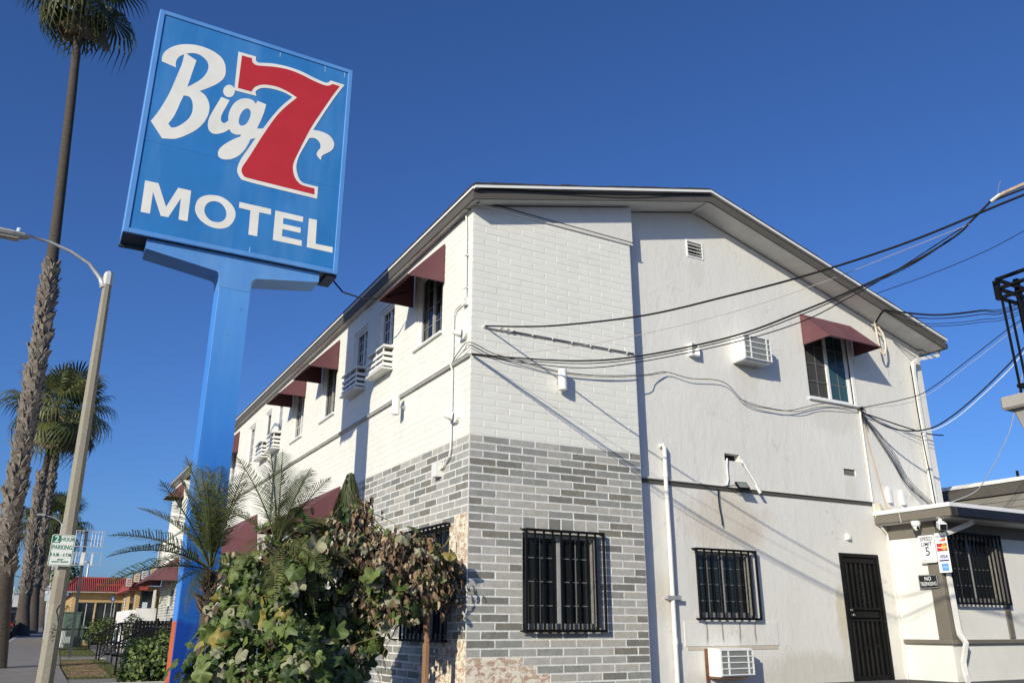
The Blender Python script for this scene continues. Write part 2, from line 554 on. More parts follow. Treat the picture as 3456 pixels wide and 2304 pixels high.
# roof
rf = MB()
T1 = .03
def slab(x0, x1, z0, z1, th, ya, yb, m=0):
    rf.hexa([(x0, ya, z0 - th), (x1, ya, z1 - th), (x1, yb, z1 - th), (x0, yb, z0 - th)], [(x0, ya, z0), (x1, ya, z1), (x1, yb, z1), (x0, yb, z0)], m)
slab(XE - .03, XR, roof_z(XE) - sl * .03, ZR, T1, YF - .03, YB); slab(XR, XRE + .03, ZR, roof_z(XRE) + sr * .03, T1, YF - .03, YB)
roof = rf.build('roof', m_shingle, motel)
# ragged shingle tabs along the rakes and the eave
tabs = MB(); rr = random.Random(5)
x = XE
while x < XRE - .05:
    w = rr.uniform(.12, .34); x2 = min(x + w, XRE)
    if x < XR < x2: x2 = XR
    dz = rr.uniform(.004, .014); q = rr.uniform(.035, .055)
    tabs.hexa([(x, YF - q, roof_z(x, -.028)), (x2, YF - q, roof_z(x2, -.028)), (x2, YF + .5, roof_z(x2, -.02)), (x, YF + .5, roof_z(x, -.02))],
              [(x, YF - q, roof_z(x, dz)), (x2, YF - q, roof_z(x2, dz - .005)), (x2, YF + .5, roof_z(x2, dz - .005)), (x, YF + .5, roof_z(x, dz))])
    x = x2
tag(tabs.build('shingle_edge', m_shingle, roof), kind='stuff')
rd = MB()
for (xa, xb) in ((XE, XR), (XR, XRE)):
    for y0, y1, a, b, m in ((YF - .055, YF + .02, -.032, -.072, 0),):
        rd.hexa([(xa, y0, roof_z(xa, b)), (xb, y0, roof_z(xb, b)), (xb, y1, roof_z(xb, b)), (xa, y1, roof_z(xa, b))],
                [(xa, y0, roof_z(xa, a)), (xb, y0, roof_z(xb, a)), (xb, y1, roof_z(xb, a)), (xa, y1, roof_z(xa, a))])
rd.box(XE - .022, XE + .02, YF - .02, YB, ZE - .075, ZE - .035)
rd.box(XRE - .02, XRE + .022, YF - .02, YB, ZRE - .075, ZRE - .035)
rd.build('drip_edge', m_trimwhite, roof)
fa = MB()
for (xa, xb) in ((XE, XR), (XR, XRE)):
    fa.hexa([(xa, YF, roof_z(xa, -.225)), (xb, YF, roof_z(xb, -.225)), (xb, YF + .03, roof_z(xb, -.225)), (xa, YF + .03, roof_z(xa, -.225))],
            [(xa, YF, roof_z(xa, -.073)), (xb, YF, roof_z(xb, -.073)), (xb, YF + .03, roof_z(xb, -.073)), (xa, YF + .03, roof_z(xa, -.073))])
fa.box(XE, XE + .03, YF + .031, YB, ZE - .225, ZE - .076)
fa.box(XRE - .03, XRE, YF + .031, YB, ZRE - .225, ZRE - .076)
fa.build('fascia', m_fascia, roof)
so = MB()
for (xa, xb) in ((XE + .03, XR), (XR, XRE - .03)):
    so.poly([(xa, YF + .031, roof_z(xa, -.212)), (xb, YF + .031, roof_z(xb, -.212)), (xb, .25, roof_z(xb, -.212)), (xa, .25, roof_z(xa, -.212))])
so.poly([(XE + .03, .1, ZE - .21), (XE + .03, YB, ZE - .21), (.05, YB, ZE - .21), (.05, .1, ZE - .21)])
so.poly([(XRE - .03, .1, ZRE - .21), (XRE - .03, YB, ZRE - .21), (9.95, YB, ZRE - .19), (9.95, .1, ZRE - .19)])
so.build('soffit', m_soffit, roof)
rb = MB(); rb.hexa([(XR - .03, YF + .03, ZR - .25), (XR + .03, YF + .03, ZR - .25), (XR + .03, .19, ZR - .25), (XR - .03, .19, ZR - .25)],
                   [(XR - .03, YF + .03, ZR - .21), (XR + .03, YF + .03, ZR - .21), (XR + .03, .19, ZR - .21), (XR - .03, .19, ZR - .21)])
rb.build('ridge_batten', m_soffit, roof)
# gutter end and downspout at the right corner
gu = MB(); gu.box(XRE + .001, XRE + .10, YF + .02, YB, ZRE - .19, ZRE - .085)
gu.build('gutter', M('gutter_dark', (.05, .05, .055), .5), motel, bevel=.01)
ds = MB()
ds.tube([(10.24, -.06, 2.78), (10.22, -.05, 2.68), (9.75, .06, 2.56), (9.63, .09, 2.48), (9.60, .10, 2.25), (9.60, .10, 1.0), (9.62, .10, -.55)], .045, 4)
ds.build('downspout', m_pipe_white, motel)

# --- windows
glass_teal = glass_mat('window_glass_teal', (.045, .105, .115), .12)
def window(par, T, u0, u1, v0, v1, inset, style='slider', bars=None, sill=True, label=None, fw_=.045):
    """a framed opening; T maps (along, depth, up)"""
    b = MB(T)
    d0, d1 = inset, inset + .05
    b.box(u0, u0 + fw_, d0, d1, v0, v1); b.box(u1 - fw_, u1, d0, d1, v0, v1)
    b.box(u0 + fw_, u1 - fw_, d0, d1, v0, v0 + fw_); b.box(u0 + fw_, u1 - fw_, d0, d1, v1 - fw_, v1)
    w = b.build('window', m_vinyl if style != 'grid' else M('sash_grey', (.34, .34, .32), .5), par, bevel=.004)
    if label: w['label'] = label
    um = (u0 + u1) / 2
    g = MB(T); g.box(u0 + fw_, um - .02, d0 + .028, d0 + .034, v0 + fw_, v1 - fw_); g.build('pane', m_screen if style == 'screen' else m_glass, w)
    g = MB(T); g.box(um + .02, u1 - fw_, d0 + .020, d0 + .026, v0 + fw_, v1 - fw_); g.build('pane', glass_teal if style == 'screen' else m_glass, w)
    sm = m_vinyl if style != 'grid' else M('sash_grey', (.34, .34, .32), .5)
    for ua, ub, da, db in ((um - .025, um + .025, -.004, .045), (um + .026, um + .05, .008, .04), (u1 - fw_ - .03, u1 - fw_ - .002, .008, .04)):
        s = MB(T); s.box(ua, ub, d0 + da, d0 + db, v0 + fw_, v1 - fw_); s.build('sash_stile', sm, w)
    if style in ('slider', 'screen', 'grid'):
        q = MB(T)
        for ua, ub in ((u0 + fw_, um - .025), (um + .05, u1 - fw_ - .03)):
            q.box((ua + ub) / 2 - .007, (ua + ub) / 2 + .007, d0 + .012, d0 + .018, v0 + fw_, v1 - fw_)
            for k in (1, 2, 3):
                vv = v0 + (v1 - v0) * k / 4
                q.box(ua, ub, d0 + .0125, d0 + .0175, vv - .007, vv + .007)
        q.build('glazing_bar', m_vinyl if style == 'slider' else M('bar_grey', (.16, .16, .155), .6), w)
    if sill:
        q = MB(T); q.box(u0 - .05, u1 + .05, -.045, inset, v0 - .045, v0 - .004)
        q.build('sill', m_trimwhite, w, bevel=.006)
    return w

def grille(par, T, u0, u1, v0, v1, out, n, knuckle=True, meshpanel=True):
    """black security grille standing 'out' in front of the wall"""
    f = MB(T)
    a = .016
    for vv in (v0, v1):
        f.box(u0 - a, u1 + a, -out - a, -out + a, vv - a, vv + a)
        f.box(u0 - a, u0 + a, -out + a, .03, vv - a * .8, vv + a * .8); f.box(u1 - a, u1 + a, -out + a, .03, vv - a * .8, vv + a * .8)
        f.box(u0 - .09, u0 - a, -out - .004, -out + .010, vv - .008, vv + .008)
    for uu in (u0, u1):
        f.box(uu - a, uu + a, -out - a * .9, -out + a * .9, v0 + a, v1 - a)
    g = f.build('grille_frame', m_black, par, bevel=.003)
    bm_ = MB()
    h = (v1 - v0) / 2 - a
    bm_.box(-.011, .011, -.011, .011, -h, h)
    if knuckle:
        bm_.lathe([(.009, -.03), (.02, -.012), (.02, .012), (.009, .03)], (0, 0, 0.0), 'z', 8)
    me = bm_.mesh('bar'); me.materials.append(m_black)
    for k in range(1, n):
        uu = u0 + (u1 - u0) * k / n
        inst('bar', me, g, T((uu, -out, (v0 + v1) / 2 )))
    if meshpanel:
        q = MB(T)
        q.box(u1 - .11, u1 - .04, -out + .045, .10, v0 + .05, v1 - .05)
        q.box(u0 + .05, u1 - .11, .0, .08, v0 + .02, v0 + .09)
        q.build('mesh_strip', m_mesh, par)
    return g

TF0, TF1, TS = FRONT(0.0), FRONT(.19), SIDE(0.0)
# barred window in the block wall
w = window(motel, TF0, 2 * L + .01, 5 * L - .01, -24 * C + .01, -12 * C - .01, .08, 'grid', sill=False, label='barred window in the grey block wall')
grille(w, TF0, 2 * L + .01, 5 * L + .035, -24 * C + .0, -1.19, .075, 9)
bl = MB(TF0)
for k in range(34):
    v = -24 * C + .06 + k * .0335
    bl.box(2 * L + .06, 5 * L - .06, .14, .158, v, v + .022)
bl.build('blind', m_blind, w)
# barred window in the stucco wall
w = window(motel, TF1, 3.865, 4.965, -2.255, -1.315, .07, 'grid', sill=False, label='barred window low in the stucco wall')
grille(w, TF1, 3.82, 5.0, -2.275, -1.29, .08, 8)
bl = MB(TF1)
for k in range(27):
    v = -2.2 + k * .0325
    bl.box(3.92, 4.9, .13, .148, v, v + .022)
bl.build('blind', m_blind, w)
# upper window below the maroon awning
w = window(motel, TF1, 6.73, 7.87, 1.43, 2.75, .03, 'screen', label='upper window with teal curtain under the awning')
cu = MB(TF1)
for k in range(9):
    u = 7.36 + k * .051
    cu.box(u, u + .035, .10, .11 + .01 * (k % 2), 1.47, 2.2)
cu.build('curtain', m_curtain, w)
tr = MB(TF1); tr.box(7.87, 7.955, -.02, .03, 1.38, 2.72)
tr.build('side_trim', m_trimwhite, w, bevel=.004)
# street side upper windows
for i, (a, b, c, d) in enumerate(side_open):
    if c > 1:
        w = window(motel, TS, a + .005, b - .005, c + .005, d - .005, .085, 'slider' if i % 3 else 'grid', sill=(c < 1.9))
        j = MB(TS)      # stepped casing on the far jamb and head
        for q, dd in ((.0, .02), (.04, .05)):
            j.box(b - .045 - q, b - .006 - q, dd, .085, c + .006, d - .006); j.box(a + .006, b - .05 - q, dd, .085, d - .045 - q, d - .006 - q)
        j.build('casing', m_trimwhite, w, bevel=.004)
    elif c < -2 and a < 1:
        w = window(motel, TS, a + .01, b - .01, c + .01, d - .01, .1, 'grid', sill=False, label='dark barred window behind the dry vine')
        grille(w, TS, a - .02, b + .02, c - .02, d + .01, .07, 10)
    else:
        w = window(motel, TS, a + .01, b - .01, c + .01, d - .01, .08, 'grid', sill=False)

# vents and holes on the stucco wall
v = MB(TF1); v.box(4.13, 4.16, -.012, .02, 3.55, 3.87); v.box(4.47, 4.50, -.012, .02, 3.55, 3.87); v.box(4.16, 4.47, -.012, .02, 3.55, 3.58); v.box(4.16, 4.47, -.012, .02, 3.84, 3.87)
vent = v.build('gable_vent', m_trimwhite, motel, bevel=.003)
sl_ = MB(); sl_.hexa([(-.155, -.015, -.012), (.155, -.015, -.012), (.155, .06, .02), (-.155, .06, .02)], [(-.155, -.015, -.002), (.155, -.015, -.002), (.155, .06, .03), (-.155, .06, .03)])
me = sl_.mesh('slat'); me.materials.append(m_trimwhite)
for k in range(4): inst('slat', me, vent, (4.315, .19, 3.615 + k * .062))
v = MB(TF1); v.box(4.16, 4.47, .12, .13, 3.58, 3.84); v.build('backing', m_darkroom, vent)
v = MB(TF1); v.box(4.60, 4.94, .12, .13, .10, .24); v.build('hole_lining', m_darkroom, motel)
v = MB(TF1); v.box(7.36, 7.66, .03, .04, .115, .226)
v.build('wall_vent', M('vent_screen', (.16, .15, .13), .8, .3, 60, .5, 150), motel)
# plaster patch and small boards under the barred window
v = MB(TF1); v.box(3.555, 5.395, -.010, .0, -2.65, -2.31); v.build('repair_panel', m_stucco, motel, bevel=.006)
v = MB(TF1); v.box(3.60, 5.37, -.008, .0, -2.70, -2.655); v.build('batten', M('tan_batten', (.55, .48, .38), .8), motel)

# security door
dm = MB(TF1)
dm.box(6.96, 7.02, -.02, .05, -3.21, -1.215); dm.box(7.86, 7.92, -.02, .05, -3.21, -1.215); dm.box(7.02, 7.86, -.02, .05, -1.275, -1.215)
door = dm.build('security_door', m_black, motel, bevel=.004)
door['label'] = 'black steel security door'
leaf = MB(TF1)
leaf.box(7.03, 7.85, .045, .055, -3.2, -1.285)
leaf.build('backing_sheet', M('door_mesh_dark', (.006, .006, .007), .7, .2, 90, spec=.15), door)
q = MB(TF1)
for vv, h in ((-1.33, .04), (-2.10, .018), (-2.28, .018), (-3.17, .04)): q.box(7.03, 7.85, .0, .035, vv - h, vv + h)
q.box(7.03, 7.075, .001, .034, -3.13, -1.37); q.box(7.805, 7.85, .001, .034, -3.13, -1.37)
q.build('leaf_frame', m_black, door, bevel=.004)
bb = MB(); bb.box(-.05, .05, -.006, .006, -.355, .355); me = bb.mesh('slat'); me.materials.append(m_black)
for k in range(6): inst('slat', me, door, (7.15 + k * .115, .215, -1.73), rot=Euler((0, 0, .22)).to_quaternion())
bb = MB(); bb.box(-.05, .05, -.006, .006, -.415, .415); me = bb.mesh('slat'); me.materials.append(m_black)
for k in range(6): inst('slat', me, door, (7.15 + k * .115, .215, -2.715), rot=Euler((0, 0, .22)).to_quaternion())
q = MB(TF1); q.box(7.1, 7.78, .002, .03, -2.24, -2.14); q.build('mid_plate', m_black, door)
q = MB(); q.lathe([(.018, 0), (.03, -.03), (.028, -.055), (.012, -.065)], (7.10, .19, -2.2), 'y', 10); q.lathe([(.02, 0), (.02, -.02)], (7.10, .19, -2.12), 'y', 10)
q.build('door_knob', M('worn_nickel', (.32, .31, .29), .3, .1, 8, metal=.9), door, smooth=True)
q = MB()     # scroll ornament
oc = random.Random(2)
for k in range(9):
    z = -1.52 - k * .072; s = 1 if k % 2 else -1
    pts = [(7.42 + s * .05 * math.cos(t) * (1 - t / 9), .175, z + .035 * math.sin(t) * (1 - t / 9)) for t in [i * .7 for i in range(9)]]
    q.tube(pts, .006, 5)
q.build('scroll', M('scroll_iron', (.05, .05, .05), .22, .2, 30, metal=.6, spec=.7), door)
q = MB()
for (xx, zz) in ((7.17, -2.72), (7.38, -2.70), (7.6, -2.69)):
    for k in range(5):
        t = k * 1.2566
        q.lathe([(.004, 0), (.014, -.008), (.004, -.014)], (xx + .02 * math.cos(t), .18, zz + .02 * math.sin(t)), 'y', 6)
q.build('rosette', m_black, door)
q = MB(TF1); q.box(6.95, 7.94, -.12, .1, -3.235, -3.212); q.build('threshold', M('threshold_wood', (.07, .05, .035), .8), door)

# --- awnings: canvas wedge with open underside
def awning(par, T, u0, u1, vt, vb, depth, name='awning', hip=0.0):
    b = MB(T)
    a0, a1 = (u0 + hip, u1 - hip)
    th = .006
    gs = random.Random(int(u0 * 100))
    nu, nv = 14, 5
    sag = [[gs.uniform(-.004, .004) for _ in range(nu + 1)] for _ in range(nv + 1)]
    for s in (0.0, th):
        vs = []; fs = []
        for j in range(nv + 1):
            f = j / nv
            for i in range(nu + 1):
                e = i / nu; ua = u0 + (u1 - u0) * e; ub = a0 + (a1 - a0) * e
                bay = abs(math.sin(math.pi * e * 2)) * math.sin(math.pi * f)
                vs.append((ua + (ub - ua) * f, -depth + s + (depth - .015) * f + .018 * bay + sag[j][i], vb + (vt - s - vb) * f - .016 * bay + (sag[j][i] * .6 if 0 < j < nv else 0)))
        for j in range(nv):
            for i in range(nu): fs.append((j * (nu + 1) + i, j * (nu + 1) + i + 1, (j + 1) * (nu + 1) + i + 1, (j + 1) * (nu + 1) + i))
        b.add(vs, fs)
    for s in (0.0, th):
        b.poly([(u0 + s, -depth + s, vb), (a0 + s, -.015, vt - s), (u0 + s, -.015, vb)])
        b.poly([(u1 - s, -depth + s, vb), (a1 - s, -.015, vt - s), (u1 - s, -.015, vb)])
    o = b.build(name, m_maroon, par)
    q = MB(T)
    r = .012
    q.tube([(u0, -.02, vb), (u0, -depth, vb), (u1, -depth, vb), (u1, -.02, vb)], r, 6)
    q.tube([(u0 + .01, -depth + .01, vb), (a0 + .01, -.03, vt - .02)], r * .7, 5); q.tube([(u1 - .01, -depth + .01, vb), (a1 - .01, -.03, vt - .02)], r * .7, 5)
    um = (u0 + u1) / 2
    q.tube([(um, -depth + .012, vb), (um, -.03, vt - .025)], r * .7, 5)
    q.build('awning_frame', M('awning_hem', (.11, .05, .05), .8, .1, 6), o)
    return o
awning(motel, TF1, 6.70, 8.04, 2.985, 2.39, .6)
for (a, b) in ((.93, 2.12), (6.03, 7.17), (8.38, 9.48), (15.53, 16.72), (20.3, 21.4), (25.8, 26.95)):
    awning(motel, TS, a, b, 3.12, 2.49, .6)
awning(motel, TS, 5.35, 7.7, .06, -.62, .9, hip=.0)
awning(motel, TS, 11.7, 16.6, .30, -.72, 1.05, hip=.35)
awning(motel, TS, 24.4, 29.0, .08, -.76, 1.0, hip=.35)

# drain pipe on the stucco wall
q = MB(); q.tube([(3.29, .18, .20), (3.33, .13, .215), (3.345, .125, .17), (3.335, .125, -.4), (3.34, .125, -1.2), (3.335, .125, -2.0), (3.33, .125, -3.2)], .032, 10)
q.tube([(3.335, .125, -.27), (3.335, .125, -.20)], .04, 10); q.tube([(3.335, .125, -2.62), (3.335, .125, -2.54)], .04, 10)
pipe = q.build('drain_pipe', m_pipe_white, motel, smooth=False)
q = MB(); q.box(3.22, 3.46, .085, .10, -2.02, -1.965); q.box(3.23, 3.25, .09, .19, -2.01, -1.975); q.box(3.42, 3.44, .09, .19, -2.01, -1.975)
q.build('pipe_bracket', m_galv, pipe)
# trim strip along the building corner: electrical conduit on the street face
q = MB(); q.tube([(-.012, .21, 3.27), (-.03, .17, 3.22), (-.03, .155, 3.05), (-.03, .13, 1.93)], .014, 7)
q.tube([(-.03, .20, 1.90), (-.035, .44, 1.88), (-.03, .515, 1.78), (-.03, .52, 1.15), (-.06, .52, 1.08), (-.03, .51, .98), (-.03, .505, .3), (-.03, .51, -.12), (-.03, .55, -.22), (-.03, .74, -.33), (-.03, .86, -.34)], .014, 7)
q.box(-.06, 0, .10, .20, 1.84, 1.94)
q.box(-.09, 0, .84, .99, -.44, -.24)
for zz in (2.6, 2.1): q.box(-.05, 0, .11, .17, zz - .008, zz + .008)
q.build('conduit', m_pipe_white, motel)
SIGN = {
 'b_outer': [(-4.222,5.819,1),(-4.226,5.918),(-4.196,6.014),(-4.13,6.109),(-4.031,6.195),(-3.915,6.256),(-3.782,6.292),(-3.632,6.298),(-3.489,6.27),(-3.38,6.208),(-3.318,6.12),(-3.29,6.012),(-3.288,5.902),(-3.322,5.803),(-3.399,5.697),(-3.523,5.576),(-3.625,5.489,1),(-3.552,5.451),(-3.494,5.379),(-3.458,5.285),(-3.45,5.166),(-3.473,5.038),(-3.525,4.909),(-3.613,4.777),(-3.731,4.658),(-3.818,4.587),(-3.895,4.544),(-4.046,4.506,1),(-4.236,4.746,1),(-4.157,4.937),(-4.09,5.144),(-4.034,5.357),(-3.969,5.699),(-3.936,5.88),(-3.924,6.062,1),(-3.982,6.003),(-4.016,5.928),(-4.024,5.848),(-4.01,5.784,1)],
 'b_up': [(-3.898,6.085,1),(-3.737,6.018,1),(-3.81,5.5,1),(-3.745,5.566),(-3.637,5.697),(-3.571,5.83),(-3.549,5.963),(-3.578,6.054),(-3.648,6.114),(-3.727,6.139),(-3.812,6.127)],
 'b_low': [(-3.842,5.334,1),(-3.766,5.338),(-3.717,5.287),(-3.691,5.19),(-3.691,5.071),(-3.725,4.955),(-3.791,4.852),(-3.864,4.769),(-3.902,4.742),(-3.947,4.725,1),(-3.995,4.778,1),(-3.941,4.906),(-3.901,5.06),(-3.875,5.188)],
 'ig': [(-3.302,5.494,1),(-3.173,5.477,1),(-3.208,5.354),(-3.255,5.201),(-3.265,5.107),(-3.244,5.053),(-3.2,5.049),(-3.15,5.114,1),(-3.16,5.202),(-3.142,5.331),(-3.092,5.456),(-3.012,5.553),(-2.926,5.596),(-2.848,5.602),(-2.8,5.579),(-2.77,5.543,1),(-2.753,5.611,1),(-2.609,5.59,1),(-2.641,5.375),(-2.709,5.105,1),(-2.554,5.155,1),(-2.64,4.961,1),(-2.708,4.932,1),(-2.788,4.886,1),(-2.816,4.782),(-2.861,4.663),(-2.943,4.534),(-3.046,4.448),(-3.155,4.414),(-3.219,4.436),(-3.24,4.495),(-3.223,4.582),(-3.148,4.694),(-3.035,4.811),(-2.938,4.89,1),(-2.942,4.921,1),(-3.019,4.899),(-3.085,4.916),(-3.119,4.965,1),(-3.183,4.892),(-3.276,4.83),(-3.354,4.811),(-3.415,4.855),(-3.441,4.944),(-3.437,5.05),(-3.403,5.182),(-3.347,5.353)],
 'g_hole': [(-2.885,5.421),(-2.842,5.393),(-2.831,5.312),(-2.853,5.204),(-2.89,5.123),(-2.943,5.083),(-2.984,5.1),(-2.998,5.172),(-2.983,5.277),(-2.942,5.375)],
 'dot': [(-3.112,5.67),(-3.118,5.61),(-3.145,5.558),(-3.187,5.528),(-3.231,5.528),(-3.267,5.558),(-3.285,5.609),(-3.279,5.668),(-3.252,5.72),(-3.211,5.751),(-3.166,5.751),(-3.13,5.721)],
 'seven': [(-3.136,6.414,1),(-2.855,6.423,1),(-2.853,6.361),(-2.829,6.329),(-2.781,6.33),(-2.58,6.391),(-2.338,6.419),(-2.106,6.41),(-1.867,6.359),(-1.701,6.338),(-1.638,6.361),(-1.605,6.411,1),(-1.357,6.41,1),(-1.5,6.118),(-1.657,5.761),(-1.756,5.522),(-1.82,5.363,1),(-1.699,5.377),(-1.572,5.356),(-1.495,5.299),(-1.452,5.21),(-1.472,5.103),(-1.538,5.022),(-1.613,4.959),(-1.645,4.91),(-1.649,4.845,1),(-1.706,4.892),(-1.728,4.945),(-1.706,5.011),(-1.675,5.071),(-1.691,5.156),(-1.749,5.209),(-1.82,5.213),(-1.871,5.191,1),(-1.936,5.021),(-2.006,4.821),(-2.035,4.656),(-2.025,4.542),(-1.98,4.42),(-1.924,4.359),(-1.862,4.347),(-1.657,4.346,1),(-1.658,4.13,1),(-2.3,4.13),(-2.791,4.138),(-2.875,4.175),(-2.923,4.254),(-2.928,4.346),(-2.893,4.498),(-2.802,4.715),(-2.71,4.937),(-2.614,5.143),(-2.502,5.387),(-2.371,5.632),(-2.21,5.868,1),(-2.327,5.903),(-2.467,5.915),(-2.619,5.898),(-2.718,5.861),(-2.772,5.811),(-2.801,5.761,1),(-2.777,5.691,1),(-3.124,5.679,1)],
 'seven_red': [(-3.076,6.363,1),(-2.918,6.368,1),(-2.907,6.31),(-2.869,6.272),(-2.792,6.27),(-2.575,6.331),(-2.333,6.368),(-2.119,6.352),(-1.899,6.305),(-1.715,6.282),(-1.625,6.302),(-1.564,6.355,1),(-1.439,6.353,1),(-1.555,6.11),(-1.726,5.717),(-1.846,5.431),(-1.932,5.182),(-2.028,4.874),(-2.087,4.66),(-2.083,4.525),(-2.039,4.403),(-1.964,4.328),(-1.893,4.305),(-1.715,4.301,1),(-1.706,4.193,1),(-2.306,4.194),(-2.757,4.199),(-2.832,4.225),(-2.867,4.299),(-2.856,4.377),(-2.798,4.517),(-2.695,4.787),(-2.603,5.029),(-2.437,5.419),(-2.288,5.671),(-2.136,5.883,1),(-2.295,5.945),(-2.472,5.975),(-2.642,5.955),(-2.756,5.904),(-2.832,5.826),(-2.861,5.746,1),(-3.076,5.74,1)],
 'm': [(-4.181,3.757,1),(-3.999,3.76,1),(-3.851,3.411,1),(-3.726,3.76,1),(-3.543,3.762,1),(-3.534,3.254,1),(-3.658,3.253,1),(-3.668,3.602,1),(-3.8,3.254,1),(-3.902,3.25,1),(-4.054,3.605,1),(-4.048,3.249,1),(-4.173,3.246,1)],
 'o': [(-3.255,3.767),(-3.11,3.775),(-2.983,3.716),(-2.899,3.622),(-2.873,3.505),(-2.907,3.381),(-2.977,3.292),(-3.09,3.245),(-3.221,3.25),(-3.345,3.309),(-3.426,3.401),(-3.456,3.507),(-3.435,3.634),(-3.367,3.717)],
 'o_hole': [(-3.211,3.675),(-3.118,3.672),(-3.046,3.614),(-3.006,3.525),(-3.013,3.439),(-3.052,3.378),(-3.115,3.345),(-3.206,3.344),(-3.277,3.394),(-3.318,3.467),(-3.321,3.55),(-3.284,3.628)],
 't': [(-2.84,3.759,1),(-2.357,3.763,1),(-2.352,3.666,1),(-2.531,3.663,1),(-2.522,3.254,1),(-2.654,3.253,1),(-2.663,3.66,1),(-2.836,3.662,1)],
 'e': [(-2.29,3.757,1),(-1.852,3.758,1),(-1.849,3.666,1),(-2.157,3.661,1),(-2.155,3.557,1),(-1.874,3.557,1),(-1.871,3.469,1),(-2.153,3.468,1),(-2.152,3.346,1),(-1.839,3.344,1),(-1.835,3.251,1),(-2.283,3.249,1)],
 'l': [(-1.758,3.754,1),(-1.629,3.758,1),(-1.618,3.341,1),(-1.34,3.346,1),(-1.337,3.248,1),(-1.753,3.25,1)],
}
# ------------------------------------------------------------------ outline helpers
def smooth_outline(pts, n=5):
    """pts: (a, b[, 1]) where the third entry marks a corner; Catmull-Rom between"""
    N = len(pts); out = []
    for i in range(N):
        p1, p2 = pts[i], pts[(i + 1) % N]
        p0 = pts[i - 1]; p3 = pts[(i + 2) % N]
        c1 = len(p1) > 2; c2 = len(p2) > 2
        out.append(p1[:2])
        if c1 and c2: continue
        a = (p1[0] - (p2[0] - p1[0]), p1[1] - (p2[1] - p1[1])) if c1 else p0
        d = (p2[0] + (p2[0] - p1[0]), p2[1] + (p2[1] - p1[1])) if c2 else p3
        for k in range(1, n):
            t = k / n
            q = []
            for j in (0, 1):
                q.append(.5 * (2 * p1[j] + (p2[j] - a[j]) * t + (2 * a[j] - 5 * p1[j] + 4 * p2[j] - d[j]) * t * t + (-a[j] + 3 * p1[j] - 3 * p2[j] + d[j]) * t ** 3))
            out.append(tuple(q))
    return out

def outline_mesh(loops, T, depth, name):
    """filled flat shape (holes allowed) with a little thickness; T maps (a, d, b)"""
    cu = bpy.data.curves.new(name, 'CURVE'); cu.dimensions = '2D'; cu.fill_mode = 'BOTH'; cu.extrude = depth / 2
    for lp in loops:
        s = cu.splines.new('POLY'); s.points.add(len(lp) - 1)
        for p, q in zip(s.points, lp): p.co = (q[0], q[1], 0, 1)
        s.use_cyclic_u = True
    ob = bpy.data.objects.new(name, cu); COL.objects.link(ob)
    dg = bpy.context.evaluated_depsgraph_get()
    me = bpy.data.meshes.new_from_object(ob.evaluated_get(dg))
    vs = [T((v.co.x, -v.co.z - depth / 2, v.co.y)) for v in me.vertices]
    fs = [tuple(p.vertices) for p in me.polygons]
    bpy.data.objects.remove(ob); bpy.data.curves.remove(cu); bpy.data.meshes.remove(me)
    b = MB(); b.v = [tuple(v) for v in vs]; b.f = fs; b.m = [0] * len(fs)
    return b

def text_mb(body, size, pos, T, depth=.002, align='CENTER', bold=0.0, sx=1.0, shear=0.0):
    cu = bpy.data.curves.new('t', 'FONT'); cu.body = body; cu.size = size; cu.align_x = align; cu.align_y = 'CENTER'
    cu.extrude = depth / 2; cu.offset = bold; cu.shear = shear; cu.resolution_u = 3
    ob = bpy.data.objects.new('t', cu); COL.objects.link(ob)
    dg = bpy.context.evaluated_depsgraph_get()
    me = bpy.data.meshes.new_from_object(ob.evaluated_get(dg))
    vs = [T((pos[0] + v.co.x * sx, -v.co.z - depth / 2, pos[1] + v.co.y)) for v in me.vertices]
    fs = [tuple(p.vertices) for p in me.polygons]
    bpy.data.objects.remove(ob); bpy.data.curves.remove(cu); bpy.data.meshes.remove(me)
    b = MB(); b.v = [tuple(v) for v in vs]; b.f = fs; b.m = [0] * len(fs)
    return b

def rounded_rect(u0, u1, v0, v1, r, n=5):
    out = []
    for cx, cy, a0 in ((u1 - r, v1 - r, 0), (u0 + r, v1 - r, 90), (u0 + r, v0 + r, 180), (u1 - r, v0 + r, 270)):
        for k in range(n + 1):
            t = math.radians(a0 + 90 * k / n); out.append((cx + r * math.cos(t), cy + r * math.sin(t)))
    return out

# ------------------------------------------------------------------ motel sign
def sign_blue(name, base, fade, dark=.0):
    t = NT(name)
    c = t.ramp(t.noise(1.6, 6, .65), [(.3, tuple(x * .9 for x in base)), (.72, tuple(min(1, x * 1.08) for x in base))])
    f = t.ramp(t.noise(1.1, 4, .6, (2.4, 2.4, .35), off=(1, 2, 3)), [(.45, 0.0), (.8, fade)])
    c = t.mix(f, c, srgb(126, 168, 214))
    s = t.ramp(t.noise(16, 4, .7, (5, 5, .14), off=(7, 0, 2)), [(.68, 0.0), (.76, .4)])
    c = t.mix(s, c, srgb(170, 195, 220))
    if dark:
        d = t.ramp(t.noise(13, 6, .75, (1, 1, .6)), [(.64, 0.0), (.70, dark)])
        c = t.mix(d, c, (.02, .04, .09))
    t.color(c); t.set(Roughness=.55)
    t.bump(t.noise(55, 5, .6), .12, .006)
    return t.mat
m_face = sign_blue('sign_face_blue', srgb(38, 118, 184), .26)
m_frame = sign_blue('sign_frame_blue', srgb(84, 142, 206), .35)
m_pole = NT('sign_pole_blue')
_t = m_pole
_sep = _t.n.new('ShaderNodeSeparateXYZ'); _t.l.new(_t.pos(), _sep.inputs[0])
_zn = _t.math('ADD', _sep.outputs[2], _t.math('MULTIPLY', _t.math('SUBTRACT', _t.noise(3, 4, .6), .5), .5))
